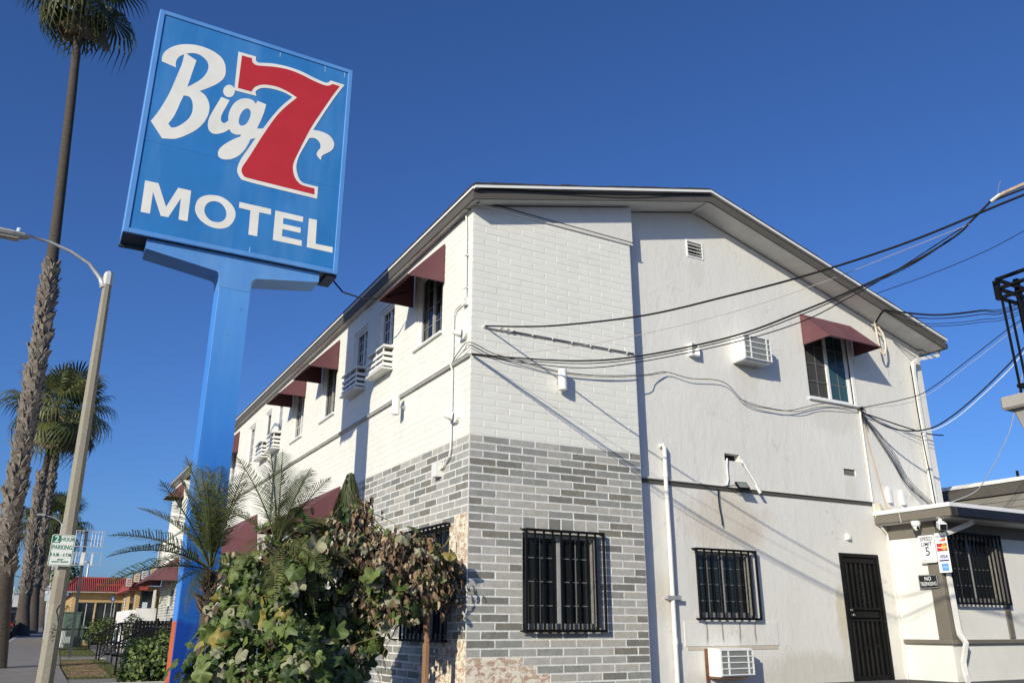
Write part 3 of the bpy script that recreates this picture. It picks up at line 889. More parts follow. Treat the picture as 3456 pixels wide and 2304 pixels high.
_c = _t.ramp(_t.math('MULTIPLY_ADD', _zn, .17, .56), [(.0, srgb(14, 54, 140)), (.148, srgb(16, 62, 150)), (.160, srgb(28, 88, 172)), (.36, srgb(34, 100, 184)), (.62, srgb(58, 126, 204)), (1.0, srgb(88, 148, 214))])
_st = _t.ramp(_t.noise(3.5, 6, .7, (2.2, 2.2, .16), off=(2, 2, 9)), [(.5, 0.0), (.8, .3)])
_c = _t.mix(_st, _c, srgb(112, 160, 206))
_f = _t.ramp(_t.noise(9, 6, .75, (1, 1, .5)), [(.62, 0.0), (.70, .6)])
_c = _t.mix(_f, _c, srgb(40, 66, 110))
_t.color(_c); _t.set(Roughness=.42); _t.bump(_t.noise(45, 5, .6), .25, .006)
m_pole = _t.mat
m_orange = M('pole_primer_orange', srgb(192, 98, 62), .6, .12, 4, .1, 40)
m_letter = M('sign_letter_cream', (.78, .76, .69), .5, .06, 2.2, dirt=.18, dirtcol=(.55, .50, .40))
m_red = M('sign_red', srgb(186, 46, 52), .45, .06, 2.5)
m_under = M('sign_underside', (.035, .055, .085), .7, .2, 5)

SX0, SX1, SY0, SY1, SZ0, SZ1 = -4.36, -1.23, 2.35, 2.85, 2.89, 6.745
sign = thing('motel_sign', (-2.75, 2.6, -3.35), 'tall blue pole sign with white script letters and a big red seven', 'motel sign')
q = MB(); q.box(SX0 + .012, SX1 - .012, SY0 + .02, SY1 - .02, SZ0 + .012, SZ1 - .012)
q.build('cabinet', [m_under], sign)
fb = MB(TFS := FRONT(SY0)); fb.box(SX0 + .07, SX1 - .07, .004, .02, SZ0 + .07, SZ1 - .07)
face = fb.build('face_panel', m_face, sign)
fb = MB(FRONT(SY1)); fb.box(SX0 + .07, SX1 - .07, -.02, -.004, SZ0 + .07, SZ1 - .07)
fb.build('face_panel', m_face, sign)
fr = MB()
for ya, yb in ((SY0 - .012, SY0 + .03), (SY1 - .03, SY1 + .012)):
    fr.box(SX0, SX0 + .075, ya, yb, SZ0, SZ1); fr.box(SX1 - .075, SX1, ya, yb, SZ0, SZ1)
    fr.box(SX0 + .075, SX1 - .075, ya, yb, SZ0, SZ0 + .075); fr.box(SX0 + .075, SX1 - .075, ya, yb, SZ1 - .075, SZ1)
fr.box(SX0 - .004, SX0 + .008, SY0 + .03, SY1 - .03, SZ0 + .002, SZ1); fr.box(SX1 - .008, SX1 + .004, SY0 + .03, SY1 - .03, SZ0 + .002, SZ1)
fr.box(SX0, SX1, SY0 + .03, SY1 - .03, SZ1 - .01, SZ1 + .004)
fr.build('frame', m_frame, sign, bevel=.006)
q = MB(); q.box(SX0 - .01, SX1 + .01, SY1 - .05, SY1 + .02, SZ0 - .03, SZ0 - .002); q.box(SX1 - .16, SX1 + .012, SY0 + .06, SY1, SZ0 - .025, SZ0 - .002)
q.build('bottom_rail', m_under, sign, bevel=.005)
S = {k: smooth_outline(v) for k, v in SIGN.items()}
TL_ = FRONT(SY0 + .0035)
def letter(name, keys, mat, T=TL_, dp=.0025):
    return outline_mesh([S[k] for k in keys], T, dp, name).build(name, mat, face)
letter('letter_b', ['b_outer', 'b_up', 'b_low'], m_letter)
letter('letter_i_g', ['ig', 'g_hole'], m_letter)
letter('letter_dot', ['dot'], m_letter)
letter('seven_outline', ['seven'], m_letter, FRONT(SY0 + .0008))
letter('seven', ['seven_red'], m_red, FRONT(SY0 - .0018), .0015)
for k in 'mtel': letter('letter_' + k, [k], m_letter)
letter('letter_o', ['o', 'o_hole'], m_letter)
m_drip = M('paint_drip_pale', srgb(170, 196, 222), .6)
for x_, z0_, z1_ in ((-1.712, 6.549, 6.66), (-1.369, 6.566, 6.66), (-2.61, 2.97, 3.05), (-2.478, 6.56, 6.65)):
    q = MB(FRONT(SY0)); q.box(x_ - .005, x_ + .005, .0025, .0038, z0_, z1_); q.build('paint_drip', m_drip, face)
q = MB(FRONT(SY0)); q.box(SX0 + .08, SX1 - .08, .0030, .0037, 4.41, 4.415); q.build('panel_seam', M('seam_blue', srgb(30, 98, 158), .6), face)
# T arm and post
PX0, PX1, PY0, PY1 = -2.975, -2.52, 2.42, 2.78
q = MB()
def arm_profile():
    pts = [(-4.03, 2.885), (-4.03, 2.73)]
    for k in range(7):       # curve into the post, left
        t = k / 6 * math.pi / 2
        pts.append((-3.07 + .095 * math.sin(t), 2.595 - .10 * (1 - math.cos(t))))
    pts += [(-2.975, 2.35), (-2.52, 2.35)]
    for k in range(7):
        t = math.pi / 2 - k / 6 * math.pi / 2
        pts.append((-2.40 - .12 * math.sin(t), 2.595 - .10 * (1 - math.cos(t))))
    pts += [(-1.50, 2.73), (-1.50, 2.885)]
    return pts
ap = arm_profile(); n = len(ap)
q.add([(x, PY0 - .004, z) for x, z in ap] + [(x, SY1 + .005, z) for x, z in ap],
      [tuple(range(n)), tuple(range(2 * n - 1, n - 1, -1))] + [(i, (i + 1) % n, n + (i + 1) % n, n + i) for i in range(n)])
q.build('t_arm', m_frame, sign)
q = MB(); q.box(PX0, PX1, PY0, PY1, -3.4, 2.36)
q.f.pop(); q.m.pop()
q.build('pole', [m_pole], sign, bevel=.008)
q = MB(); q.box(PX0 - .0045, PX0 + .002, PY0 + .008, PY1 - .006, -3.4, -2.32)
q.build('primer_patch', m_orange, sign)
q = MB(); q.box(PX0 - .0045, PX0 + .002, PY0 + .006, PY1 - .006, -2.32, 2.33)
q.build('painted_sunlit_edge', sign_blue('pole_edge_sunlit_blue', srgb(64, 134, 214), .15), sign)  # sunlight on the pole's left face, painted in as a lighter blue sheet
q = MB(); q.tube([(SX1 - .02, 2.75, 3.02), (-1.05, 2.6, 2.72), (-.75, 2.35, 2.56), (-.45, 2.1, 2.58), (-.18, 1.95, 2.66)], .014, 7)
tag(q.build('sign_feed_cable', m_rubber), 'black cable from the blue sign to the motel eave', 'cable')

# ------------------------------------------------------------------ office wing
XO, YO, ZG = 8.25, -.72, -3.2
office = thing('office_building', (10, -.3, ZG), 'low cream motel office wing with taupe trim and flat canopy', 'building')
q = MB(SIDE(XO)); wall_grid(q, YO, .19, -3.3, -.6, [], .1)
of_open = [(8.50, 9.84, -2.0, -.92)]
q2 = MB(FRONT(YO)); wall_grid(q2, XO, 13.2, -3.3, -.6, of_open, .14)
q.v += q2.v; 
off = len(q.v) - len(q2.v)
q.f += [tuple(i + off for i in f) for f in q2.f]; q.m += q2.m
q.build('wall', m_offwhite, office)
q = MB(); q.box(XO + .3, 13.0, YO + .2, 6, -3.2, -.65); q.build('room_lining', m_darkroom, office)
q = MB()
q.box(XO - .03, XO + .01, -.72, -.52, -2.58, -.95); q.box(XO - .03, XO + .13, YO - .03, YO + .01, -2.58, -.95)
q.box(9.80, 9.95, YO - .025, YO + .01, -2.56, -.7); q.box(12.1, 12.25, YO - .025, YO + .01, -2.56, -.7)
q.box(XO - .025, XO + .01, -.52, .16, -.95, -.70); q.box(XO - .028, XO + .01, YO - .03, -.52, -.95, -.70); q.box(XO + .012, 13.2, YO - .022, YO + .01, -.92, -.70)
q.build('column_trim', m_taupe, office, bevel=.006)
q = MB(); q.box(XO - .055, XO + .012, YO - .055, .12, -2.645, -2.575); q.box(XO + .012, 13.2, YO - .055, YO + .012, -2.645, -2.575)
q.build('sill_band', m_taupe, office, bevel=.01)
w = window(office, FRONT(YO), 8.51, 9.83, -1.99, -.93, .07, 'grid', sill=False, label='barred office window under the canopy')
grille(w, FRONT(YO), 8.42, 9.86, -2.02, -.9, .10, 13, knuckle=False)
# canopy
CX0, CX1, CY0, CY1 = 7.97, 13.4, -1.24, .185
q = MB()
q.box(CX0, CX1, CY0, CY1, -.70, -.56); canopy = q.build('canopy', m_taupe, office, bevel=.006)
q = MB(); q.box(CX0 - .02, CX1, CY0 - .02, CY1, -.555, -.485); q.build('canopy_edge', m_trimwhite, canopy, bevel=.008)
q = MB(); q.box(CX0 + .04, CX1, CY0 + .04, CY1 - .01, -.715, -.702); q.build('canopy_soffit', m_soffit, canopy)
q = MB(); q.box(7.985, 8.07, .06, .188, -.52, -.34); q.box(8.07, 8.6, .11, .188, -.48, -.41)
q.build('broken_flashing', M('old_plaster', (.60, .54, .42), .9, .2, 20, .6, 50), canopy, bevel=.02)
q = MB(); q.box(CX0 + .03, CX1, CY0 - .10, CY0 - .003, -.715, -.565); q.build('gutter', M('gutter_dark2', (.012, .012, .016), .5), canopy, bevel=.01)
q = MB()
q.tube([(8.70, -1.12, -.69), (8.69, -1.11, -.76), (8.62, -1.05, -.80), (8.34, -.85, -.93), (8.30, YO - .085, -1.03), (8.31, YO - .085, -1.25), (8.34, YO - .085, -2.42), (8.33, YO - .10, -2.5), (8.36, YO - .16, -2.62), (8.34, YO - .12, -2.78), (8.32, YO - .09, -2.9), (8.33, YO - .09, -3.1), (8.22, YO - .18, -3.19)], .042, 4)
q.build('downspout', m_pipe_white, office)

def sign_plate(name, loc, label, cat, T, u0, u1, v0, v1, r, mat, d=-.012, th=.004):
    o = thing(name, loc, label, cat)
    outline_mesh([rounded_rect(u0, u1, v0, v1, r)], lambda p: T((p[0], p[1] + d, p[2])), th, 'plate').build('plate', mat, o)
    return o
m_signwhite = M('sign_white', (.80, .81, .80), .35, .03, 3)
m_ink = M('sign_black_ink', (.02, .02, .022), .4, .1, 5)
# signs hung on the office corner face the street: mirror u so text reads left to right when seen from -X
def SIDEM(X):
    return lambda p: (X + p[1], -p[0], p[2])
TO = SIDEM(XO - .035)
s1 = sign_plate('speed_limit_sign', (XO, -.6, -1.38), 'white speed limit 5 sign on the office corner', 'sign', TO, .46, .755, -1.385, -.945, .025, m_signwhite, -.05)
TT = lambda p: TO((p[0], p[1] - .0555, p[2]))
for body, sz, v in (('SPEED', .09, -1.005), ('LIMIT', .09, -1.09), ('5', .20, -1.21)):
    text_mb(body, sz, (.607, v), TT, .001, bold=.0012, sx=.95).build('lettering', m_ink, s1)
q = MB(TO); q.box(.475, .745, -.058, -.0545, -1.37, -1.325); q.build('bracket_tape', M('tape_grey', (.62, .62, .60), .5), s1)
s2 = sign_plate('card_sign', (XO, -.86, -1.55), 'tall white payment card sign beside the speed limit sign', 'sign', TO, .752, .968, -1.552, -.925, .012, m_signwhite, -.03)
TT = lambda p: TO((p[0], p[1] - .0355, p[2]))
text_mb('DISCOVER', .038, (.86, -.985), TT, .001, sx=.95, bold=.0005).build('lettering', M('ink_brown', (.06, .03, .03), .5), s2)
q = MB(TT); q.poly([(.81, 0, -1.06), (.945, 0, -1.06), (.945, 0, -1.0)]); q.build('orange_wedge', M('card_orange', srgb(196, 90, 50), .5, .1), s2)
q = MB(TT); q.box(.772, .95, -.0005, .0005, -1.215, -1.095); q.build('red_panel', M('card_navy', srgb(40, 24, 60), .45), s2)
def disc(u, v, r, T, d, n=24):
    return MB(T).poly([(u + r * math.cos(2 * math.pi * k / n), d, v + r * math.sin(2 * math.pi * k / n)) for k in range(n)])
disc(.822, -1.155, .054, TT, -.0015).build('red_disc', M('card_red', srgb(200, 30, 40), .4, .05), s2)
disc(.898, -1.155, .054, TT, -.0025).build('yellow_disc', M('card_yellow', srgb(232, 150, 40), .4, .05), s2)
text_mb('MasterCard', .036, (.86, -1.156), lambda p: TT((p[0], p[1] - .003, p[2])), .001, bold=.0008, sx=.9).build('lettering', m_signwhite, s2)
text_mb('VISA', .075, (.862, -1.305), TT, .001, bold=.002, shear=.2).build('lettering', M('card_blue', srgb(30, 44, 120), .45, .05), s2)
q = MB(TT); q.box(.778, .945, -.0005, .0005, -1.375, -1.352); q.build('blue_bar', MATS['card_blue'], s2)
q = MB(TT); q.box(.808, .925, -.0005, .0005, -1.525, -1.41); q.build('blue_panel', M('card_skyblue', srgb(96, 160, 220), .45, .1, 20), s2)
text_mb('AMEX', .03, (.866, -1.467), lambda p: TT((p[0], p[1] - .0015, p[2])), .001).build('lettering', m_signwhite, s2)
s3 = sign_plate('no_trespassing_sign', (XO, -.5, -1.78), 'small black no trespassing sign below the speed limit sign', 'sign', TO, .33, .678, -1.785, -1.565, .006, m_ink, -.012)
TT = lambda p: TO((p[0], p[1] - .0175, p[2]))
text_mb('NO', .085, (.504, -1.632), TT, .001, bold=.0006, sx=.9).build('lettering', m_signwhite, s3)
text_mb('TRESPASSING', .085, (.504, -1.715), TT, .001, bold=.0002, sx=.58).build('lettering', m_signwhite, s3)
q = MB(TT)
q.box(.338, .670, -.0004, .0004, -1.577, -1.573); q.box(.338, .670, -.0004, .0004, -1.777, -1.773); q.box(.338, .342, -.0004, .0004, -1.773, -1.577); q.box(.666, .670, -.0004, .0004, -1.773, -1.577)
q.build('border', m_signwhite, s3)

# ------------------------------------------------------------------ fixtures on the walls
def ac_unit(name, T, u0, u1, v0, v1, out, label, rust=False):
    a = thing(name, T(((u0 + u1) / 2, -out / 2, v0)), label, 'air conditioner', 'window air conditioners on the stucco wall')
    mw = M('ac_enamel', (.78, .78, .75), .4, .05, 4, dirt=.1)
    b = MB(T); b.box(u0, u1, -out + .012, .05, v0, v1); b.build('case', mw, a, bevel=.008)
    b = MB(T); b.box(u0 + .035, u1 - .02, -out - .002, -out + .011, v0 + .03, v1 - .025); b.build('coil', M('ac_coil', (.20, .21, .20), .6, .25, 40, .4, 200), a)
    b = MB(T)
    for k in range(5):
        v = v0 + .03 + (v1 - v0 - .055) * k / 4
        b.box(u0 + .02, u1 - .01, -out - .014, -out - .003, v - .007, v + .007)
    for u in (u0 + .02, u0 + .16, u1 - .10, u1 - .012): b.box(u - .012, u + .012, -out - .012, -out - .0025, v0 + .02, v1 - .02)
    b.build('guard', mw, a)
    b = MB(T); b.box(u0 - .01, u1 - .1, -out + .03, .03, v0 - .022, v0 - .001)
    b.build('bracket', M('rusty_steel', (.16, .07, .035), .85, .4, 14) if rust else m_galv, a)
    return a
ac_unit('air_conditioner', TF1, 4.975, 5.60, 1.79, 2.235, .27, 'white through-wall air conditioner high on the stucco wall')
a = ac_unit('air_conditioner', TF1, 3.955, 4.59, -3.055, -2.675, .26, 'white air conditioner with rusty edge low under the barred window', True)
q = MB(TF1); q.box(3.905, 3.955, -.02, .0, -3.13, -2.68); q.build('rust_strip', MATS['rusty_steel'], a)
ac_unit('air_conditioner', SIDE(0.0), 27.3, 28.3, -.1, .85, .35, 'white air conditioner at the far street end of the motel')

def planter_box(i, a, b, z0, z1, label):
    o = thing('air_conditioner_cage', (-.1, (a + b) / 2, z0), label, 'cage', 'slatted boxes under the street side windows')
    mw = m_trimwhite; dp = .17
    q = MB(TS); q.box(a - .03, b + .03, -dp - .02, -.0005, z1 - .035, z1); q.build('top_board', mw, o, bevel=.004)
    q = MB(TS); q.box(a - .03, b + .03, -dp - .035, -.0005, z0, z0 + .028); q.build('bottom_board', mw, o, bevel=.004)
    s = MB(); s.box(-.009, .009, -(b - a) / 2, (b - a) / 2, -.026, .026); me = s.mesh('slat'); me.materials.append(mw)
    for k in range(3): inst('slat', me, o, (-dp, (a + b) / 2, z0 + .09 + k * .095))
    for u in (a, b - .03):
        for k in range(3):
            s = MB(TS); s.box(u + .001, u + .029, -dp + .0095, -.0005, z0 + .064 + k * .095, z0 + .116 + k * .095); s.build('end_slat', mw, o)
    for u in (a + .06, (a + b) / 2, b - .06):
        s = MB(TS); s.box(u - .012, u + .012, -dp + .0095, -dp + .025, z0 + .029, z1 - .036); s.build('upright', mw, o)
    s = MB(TS); s.box(a + .06, b - .06, -.10, -.001, z0 + .05, z1 - .05); s.build('unit_back', M('unit_shadow_grey', (.05, .05, .05), .7), o)  # shade behind the slats is put into this near-black grey
ds_ = ['nearest slatted cage under a street side window', 'slatted cage second from the motel corner, half shaded by the sign', 'third slatted cage along the street side', 'farthest slatted cage, next to the blue pole']
for i, (a, b) in enumerate(((2.96, 3.76), (4.33, 5.13), (10.36, 11.1), (11.58, 12.34))):
    planter_box(i, a, b, 1.66, 2.08, ds_[i])

def sconce(p, axis, label):
    o = thing('wall_lamp', p, label, 'wall lamp', 'white cylinder wall lamps')
    x, y, z = p
    q = MB()
    q.lathe([(.058, -.15), (.062, -.148), (.062, .148), (.058, .15), (.05, .15), (.05, -.10)], (x, y, z), 'z', 20)
    q.build('shade', m_trimwhite, o, smooth=False)
    q = MB()
    if axis == 'y': q.lathe([(.045, .1), (.045, .085), (.018, .08), (.018, .03)], (x, y, z - .02), 'y', 12)
    else: q.lathe([(.045, .15), (.045, .135), (.018, .13), (.018, .03)], (x, y, z - .02), 'x', 12)
    q.build('mount', m_galv, o)
sconce((1.40, -.10, .905), 'y', 'white cylinder lamp on the front block wall')
sconce((-.15, 2.33, .89), 'x', 'white cylinder lamp on the street side wall')

def flood(p, label, par=None):
    o = thing('flood_lamp', p, label, 'flood lamp', 'white round flood lamps near the corner')
    x, y, z = p
    q = MB(); q.lathe([(.085, .0), (.085, -.05), (.06, -.06)], (x, y, z), 'x', 16); q.build('base', m_trimwhite, o)
    q = MB()
    d = Vector((-.75, .5, .1)).normalized()
    c = Vector((x - .07, y, z))
    q.tube([c, c + d * .04, c + d * .07, c + d * .11, c + d * .13], [.055, .06, .045, .028, .015], 12); q.build('bulb_housing', m_trimwhite, o, smooth=True)
flood((0.0, .16, 1.43), 'white round lamp at the motel corner above the ledge')
flood((0.0, .37, .30), 'small twin flood lamp below the ledge near the corner')

# black flood light on the ledge
o = thing('floodlight', (4.78, .0, -.36), 'small black square floodlight on the ledge below the wall hole', 'floodlight')
q = MB()
c = Vector((4.77, .02, -.30)); ux = Vector((.985, -.1, -.02)).normalized(); nz = Vector((-.12, -.75, .62)).normalized(); uy = nz.cross(ux).normalized(); ux = uy.cross(nz)
def slab3(mb, c, a, b, n, ha, hb, h0, h1):
    vs = []
    for h in (h0, h1):
        for sa, sb in ((-1, -1), (1, -1), (1, 1), (-1, 1)):
            vs.append(c + a * sa * ha + b * sb * hb + n * h)
    mb.hexa(vs[:4], vs[4:])
slab3(q, c, ux, uy, nz, .105, .075, -.02, .012); q.build('housing', m_black, o, bevel=.004)
q = MB(); slab3(q, c, ux, uy, nz, .082, .055, .0125, .0145); q.build('lens', M('flood_lens', (.20, .22, .20), .15, .1, 9), o)
q = MB(); q.tube([c - nz * .02 - uy * .02, c - nz * .06 - uy * .07, (4.74, .17, -.33)], .009, 6); q.tube([c - nz * .02, (4.60, .03, -.31), (4.56, .15, -.31)], .007, 6); q.build('arm', m_black, o)
# white telescopic rod from the wall hole to the ledge, with its bracket
q = MB(); q.tube([(4.93, .17, .14), (4.945, .14, .09)], .022, 8); q.tube([(4.945, .14, .10), (5.13, .05, -.30)], .013, 8); q.tube([(5.10, .07, -.26), (5.16, .04, -.385)], .026, 8)
tag(q.build('support_rod', m_pipe_white), 'white slanted rod between the wall hole and the ledge', 'rod')
q = MB(); q.tube([(4.63, .16, .14), (4.615, .165, 0), (4.62, .165, -.2), (4.58, .165, -.29), (4.48, .165, -.305), (3.3, .16, -.30), (2.82, .16, -.30)], .013, 7)
tag(q.build('wall_conduit', m_pipe_white), 'thin white conduit along the ledge up to the wall hole', 'conduit')
# little boxes
q = MB(TF1); q.box(4.0, 4.17, -.10, .0, 1.745, 1.77); q.box(4.0, 4.015, -.10, 0, 1.77, 1.94); q.box(4.155, 4.17, -.10, 0, 1.77, 1.94); q.box(4.015, 4.155, -.02, 0, 1.77, 1.94)
q.box(4.0, 4.17, -.10, .0, 1.94, 1.955)
tag(q.build('vent_hood', m_trimwhite, None, bevel=.004), 'small white vent hood left of the high air conditioner', 'vent hood')
q = MB(TF1); q.box(7.18, 7.26, -.05, 0, -1.0, -.90); q.box(7.19, 7.25, -.062, -.05, -.985, -.93)
tag(q.build('motion_sensor', m_trimwhite, None, bevel=.004), 'small white sensor box above the security door', 'sensor')
# clamps and boxes above the canopy
q = MB(TF1); q.box(8.39, 8.47, -.06, 0, -.30, -.02)
tag(q.build('junction_box', m_pipe_white, None, bevel=.004), 'left white junction box just above the office canopy', 'junction box', 'white boxes above the canopy')
q = MB(TF1); q.box(8.75, 8.83, -.06, 0, -.31, -.05)
tag(q.build('junction_box', m_pipe_white, None, bevel=.004), 'right white junction box just above the office canopy', 'junction box', 'white boxes above the canopy')
# conduit that runs down the right of the stucco wall to the office corner
q = MB(); q.tube([(7.96, .165, 1.36), (7.96, .165, .4), (7.965, .165, -.34), (7.97, .15, -.45), (7.99, .15, -.62), (8.12, .14, -.78), (8.20, .14, -.86), (8.20, .14, -1.2), (8.19, .14, -3.2)], .017, 8)
tag(q.build('wall_conduit', m_pipe_white), 'white conduit running down the stucco wall beside the office', 'conduit')
q = MB(); q.tube([(7.98, .16, 1.3), (8.08, .15, .6), (8.24, .14, -.2), (8.30, .1, -.48)], .011, 6)
tag(q.build('wall_cable', M('cable_tan', (.48, .36, .26), .7)), 'tan cable slanting down to the office canopy', 'cable')
# black conduit on clips along the front block wall
q = MB(); q.tube([(.35, -.02, 1.515), (1.2, -.022, 1.52), (2.0, -.022, 1.525), (2.74, -.02, 1.53)], .011, 7)
o = tag(q.build('clipped_conduit', M('conduit_dark', (.10, .09, .085), .6, .3, 20)), 'dark conduit clipped across the upper white block wall', 'conduit')
q = MB()
for k in range(7): q.box(.62 + k * .33, .635 + k * .33, -.036, -.002, 1.505, 1.54)
q.build('clip', m_trimwhite, o)
q = MB(); q.box(.17, .62, -.035, -.01, 1.505, 1.53); q.build('end_batten', m_trimwhite, o)
q = MB(); q.tube([(.42, -.035, 1.50), (.45, -.05, 1.545), (.5, -.045, 1.50), (.55, -.05, 1.54), (.6, -.045, 1.505), (.66, -.04, 1.53)], .006, 5)
q.build('rope', M('rope_yellow', (.52, .44, .28), .9), o)

# security cameras on the canopy
o = thing('dome_camera', (8.03, -.56, -.72), 'white dome security camera under the canopy edge', 'camera')
q = MB(); q.lathe([(.075, .0), (.075, -.03), (.068, -.07), (.058, -.08)], (8.03, -.56, -.715), 'z', 18); q.build('base', m_vinyl, o, smooth=False)
q = MB(); q.lathe([(.056, -.08), (.055, -.10), (.04, -.135), (.012, -.152)], (8.03, -.56, -.715), 'z', 18); q.build('ball', m_vinyl, o, smooth=True)
q = MB(); q.lathe([(.026, 0), (.026, -.012), (.01, -.016)], (8.005, -.60, -.83), 'y', 12); q.build('lens', m_black, o)
o = thing('box_camera', (8.03, -1.02, -.72), 'white box security camera at the canopy corner', 'camera')
q = MB(); q.tube([(8.04, -1.0, -.70), (8.04, -1.0, -.775)], .03, 10); q.tube([(8.04, -1.0, -.71), (8.04, -1.0, -.70)], .06, 12); q.build('mount', m_vinyl, o)
q = MB(); c = Vector((8.02, -1.03, -.84)); n = Vector((-.62, -.70, -.35)).normalized(); a = n.cross(Vector((0, 0, 1))).normalized(); b = a.cross(n)
slab3(q, c, a, b, n, .062, .058, -.10, .07); q.build('body', m_vinyl, o, bevel=.012)
q = MB(); slab3(q, c, a, b, n, .05, .046, .0705, .074); q.build('lens_window', M('camera_face', (.012, .012, .014), .15), o)

# ------------------------------------------------------------------ cables
def cable(pts, r, label, mat=None, cat='cable', group=None, n=7, sub=6):
    P = [Vector(p) for p in pts]
    out = []
    for i in range(len(P) - 1):
        a = P[i - 1] if i else P[0] * 2 - P[1]; d = P[i + 2] if i + 2 < len(P) else P[-1] * 2 - P[-2]
        for k in range(sub):
            t = k / sub
            out.append(.5 * (2 * P[i] + (P[i + 1] - a) * t + (2 * a - 5 * P[i] + 4 * P[i + 1] - d) * t * t + (-a + 3 * P[i] - 3 * P[i + 1] + d) * t ** 3))
    out.append(P[-1])
    b = MB(); b.tube(out, r, n)
    return tag(b.build('cable', mat or m_rubber, None, smooth=True), label, cat, group)
cable([(.2, -.03, 1.52), (.45, -.61, 1.37), (.67, -1.27, 1.22), (1.11, -2.36, 1.07), (1.5, -3.31, 1.05), (1.85, -4.17, 1.06), (2.2, -5.03, 1.13), (2.5, -5.76, 1.26), (2.85, -6.6, 1.44), (3.6, -8.4, 2.0)], .0115,
      'thick black service cable from the top of the front block wall')
cable([(.0, -.02, 1.09), (.32, -.63, .91), (.74, -1.54, .68), (1.09, -2.28, .59), (1.56, -3.29, .60), (1.88, -3.97, .72), (2.14, -4.52, .85), (2.35, -4.97, .98), (2.53, -5.34, 1.15), (2.60, -5.49, 1.27), (2.69, -5.68, 1.44)], .0105,
      'thick lower black cable from the ledge corner to the cable splice')
cable([(.0, -.03, 1.08), (.32, -.63, .885), (.74, -1.54, .645), (1.09, -2.28, .56), (1.56, -3.29, .57), (1.88, -3.96, .685), (2.14, -4.52, .83), (2.35, -4.97, .96), (2.54, -5.37, 1.17), (2.62, -5.52, 1.30)], .006,
      'thin black cable just under the thick cable from the ledge corner')
cable([(.0, -.03, 1.07), (.32, -.63, .86), (.74, -1.54, .59), (1.09, -2.28, .52), (1.56, -3.28, .53), (1.88, -3.96, .61), (2.1, -4.44, .77), (2.26, -4.78, .91), (2.39, -5.05, 1.04), (2.56, -5.41, 1.22)], .006,
      'lowest thin black cable of the bundle at the ledge corner')
cable([(.02, -.03, 1.09), (.18, -.34, 1.02), (.56, -1.14, .91), (1.05, -2.2, .85), (1.6, -3.4, .88), (2.02, -4.26, 1.0), (2.33, -4.92, 1.13), (2.59, -5.48, 1.24)], .003,
      'very thin pale wire between the two thick cables', M('wire_pinkish', (.40, .33, .30), .7))
o = thing('cable_splice', (2.75, -5.8, 1.44), 'tan wrapped cable splice at the right edge of the sky', 'cable splice')
q = MB(); q.tube([(2.69, -5.68, 1.435), (2.73, -5.77, 1.47), (2.80, -5.92, 1.505), (3.2, -6.9, 1.72)], .018, 9); q.build('wrap', M('splice_tan', (.40, .30, .21), .7, .3, 30, .4, 60), o, smooth=True)
q = MB(); q.tube([(2.68, -5.66, 1.415), (2.71, -5.74, 1.46)], .021, 9); q.tube([(2.705, -5.72, 1.47), (2.72, -5.74, 1.56), (2.73, -5.76, 1.60)], .002, 4); q.build('collar', m_galv, o)
q = MB(); q.tube([(2.69, -5.69, 1.42), (2.74, -5.79, 1.44), (2.82, -5.95, 1.47), (3.2, -6.9, 1.68)], .010, 7); q.build('inner_cable', m_rubber, o)
# wires on the front wall
cable([(-.02, .52, 1.13), (-.04, .3, 1.2), (-.045, -.04, 1.24), (.3, -.05, 1.14), (.69, -.06, 1.096), (1.376, -.06, 1.035), (2.1, -.06, 1.08), (2.78, -.05, 1.19), (3.1, .06, 1.28), (3.48, .13, 1.389), (3.94, .12, 1.351), (4.65, .12, 1.392), (5.1, .12, 1.105), (5.65, .12, 1.065), (6.13, .12, 1.10), (7.04, .12, 1.341), (7.9, .12, 1.36)], .007,
      'drooping grey wire pinned along the front to the clamp', M('wire_grey', (.13, .13, .13), .6))
cable([(-.03, .5, 1.1), (-.05, .1, 1.17), (-.04, -.05, 1.2), (.35, -.05, 1.09), (.8, -.06, 1.06), (1.376, -.055, 1.02), (2.1, -.055, 1.06), (2.78, -.045, 1.175), (3.1, .065, 1.265), (3.48, .14, 1.38)], .005,
      'thinner grey wire beside the drooping wire', M('wire_grey', (.13, .13, .13), .6))
cable([(5.0, .13, 1.15), (5.5, .12, 1.08), (6.3, .12, 1.10), (6.9, .12, 1.26), (7.9, .12, 1.34)], .006, 'short second strand of wire under the awning window', M('wire_grey', (.13, .13, .13), .6))
cable([(-.10, -.2, 3.40), (-.09, -.29, 3.43), (.2, -.29, 3.52), (1.24, -.29, 3.76), (2.54, -.29, 4.05), (3.5, -.29, 4.34), (4.328, -.285, 4.56)], .009, 'black wire stapled along the left gable fascia')
cable([(-.05, -.2, 3.27), (.2, -.05, 3.41), (1.0, -.05, 3.40), (2.0, -.045, 3.395), (2.82, -.04, 3.39)], .007, 'black wire along the board over the block wall')
cable([(-.035, .22, 3.25), (-.04, .18, 3.15), (-.02, .3, 3.26), (-.02, 1.2, 3.27), (-.02, 2.4, 3.27), (-.02, 4.5, 3.26)], .006, 'thin dark wire under the street eave')
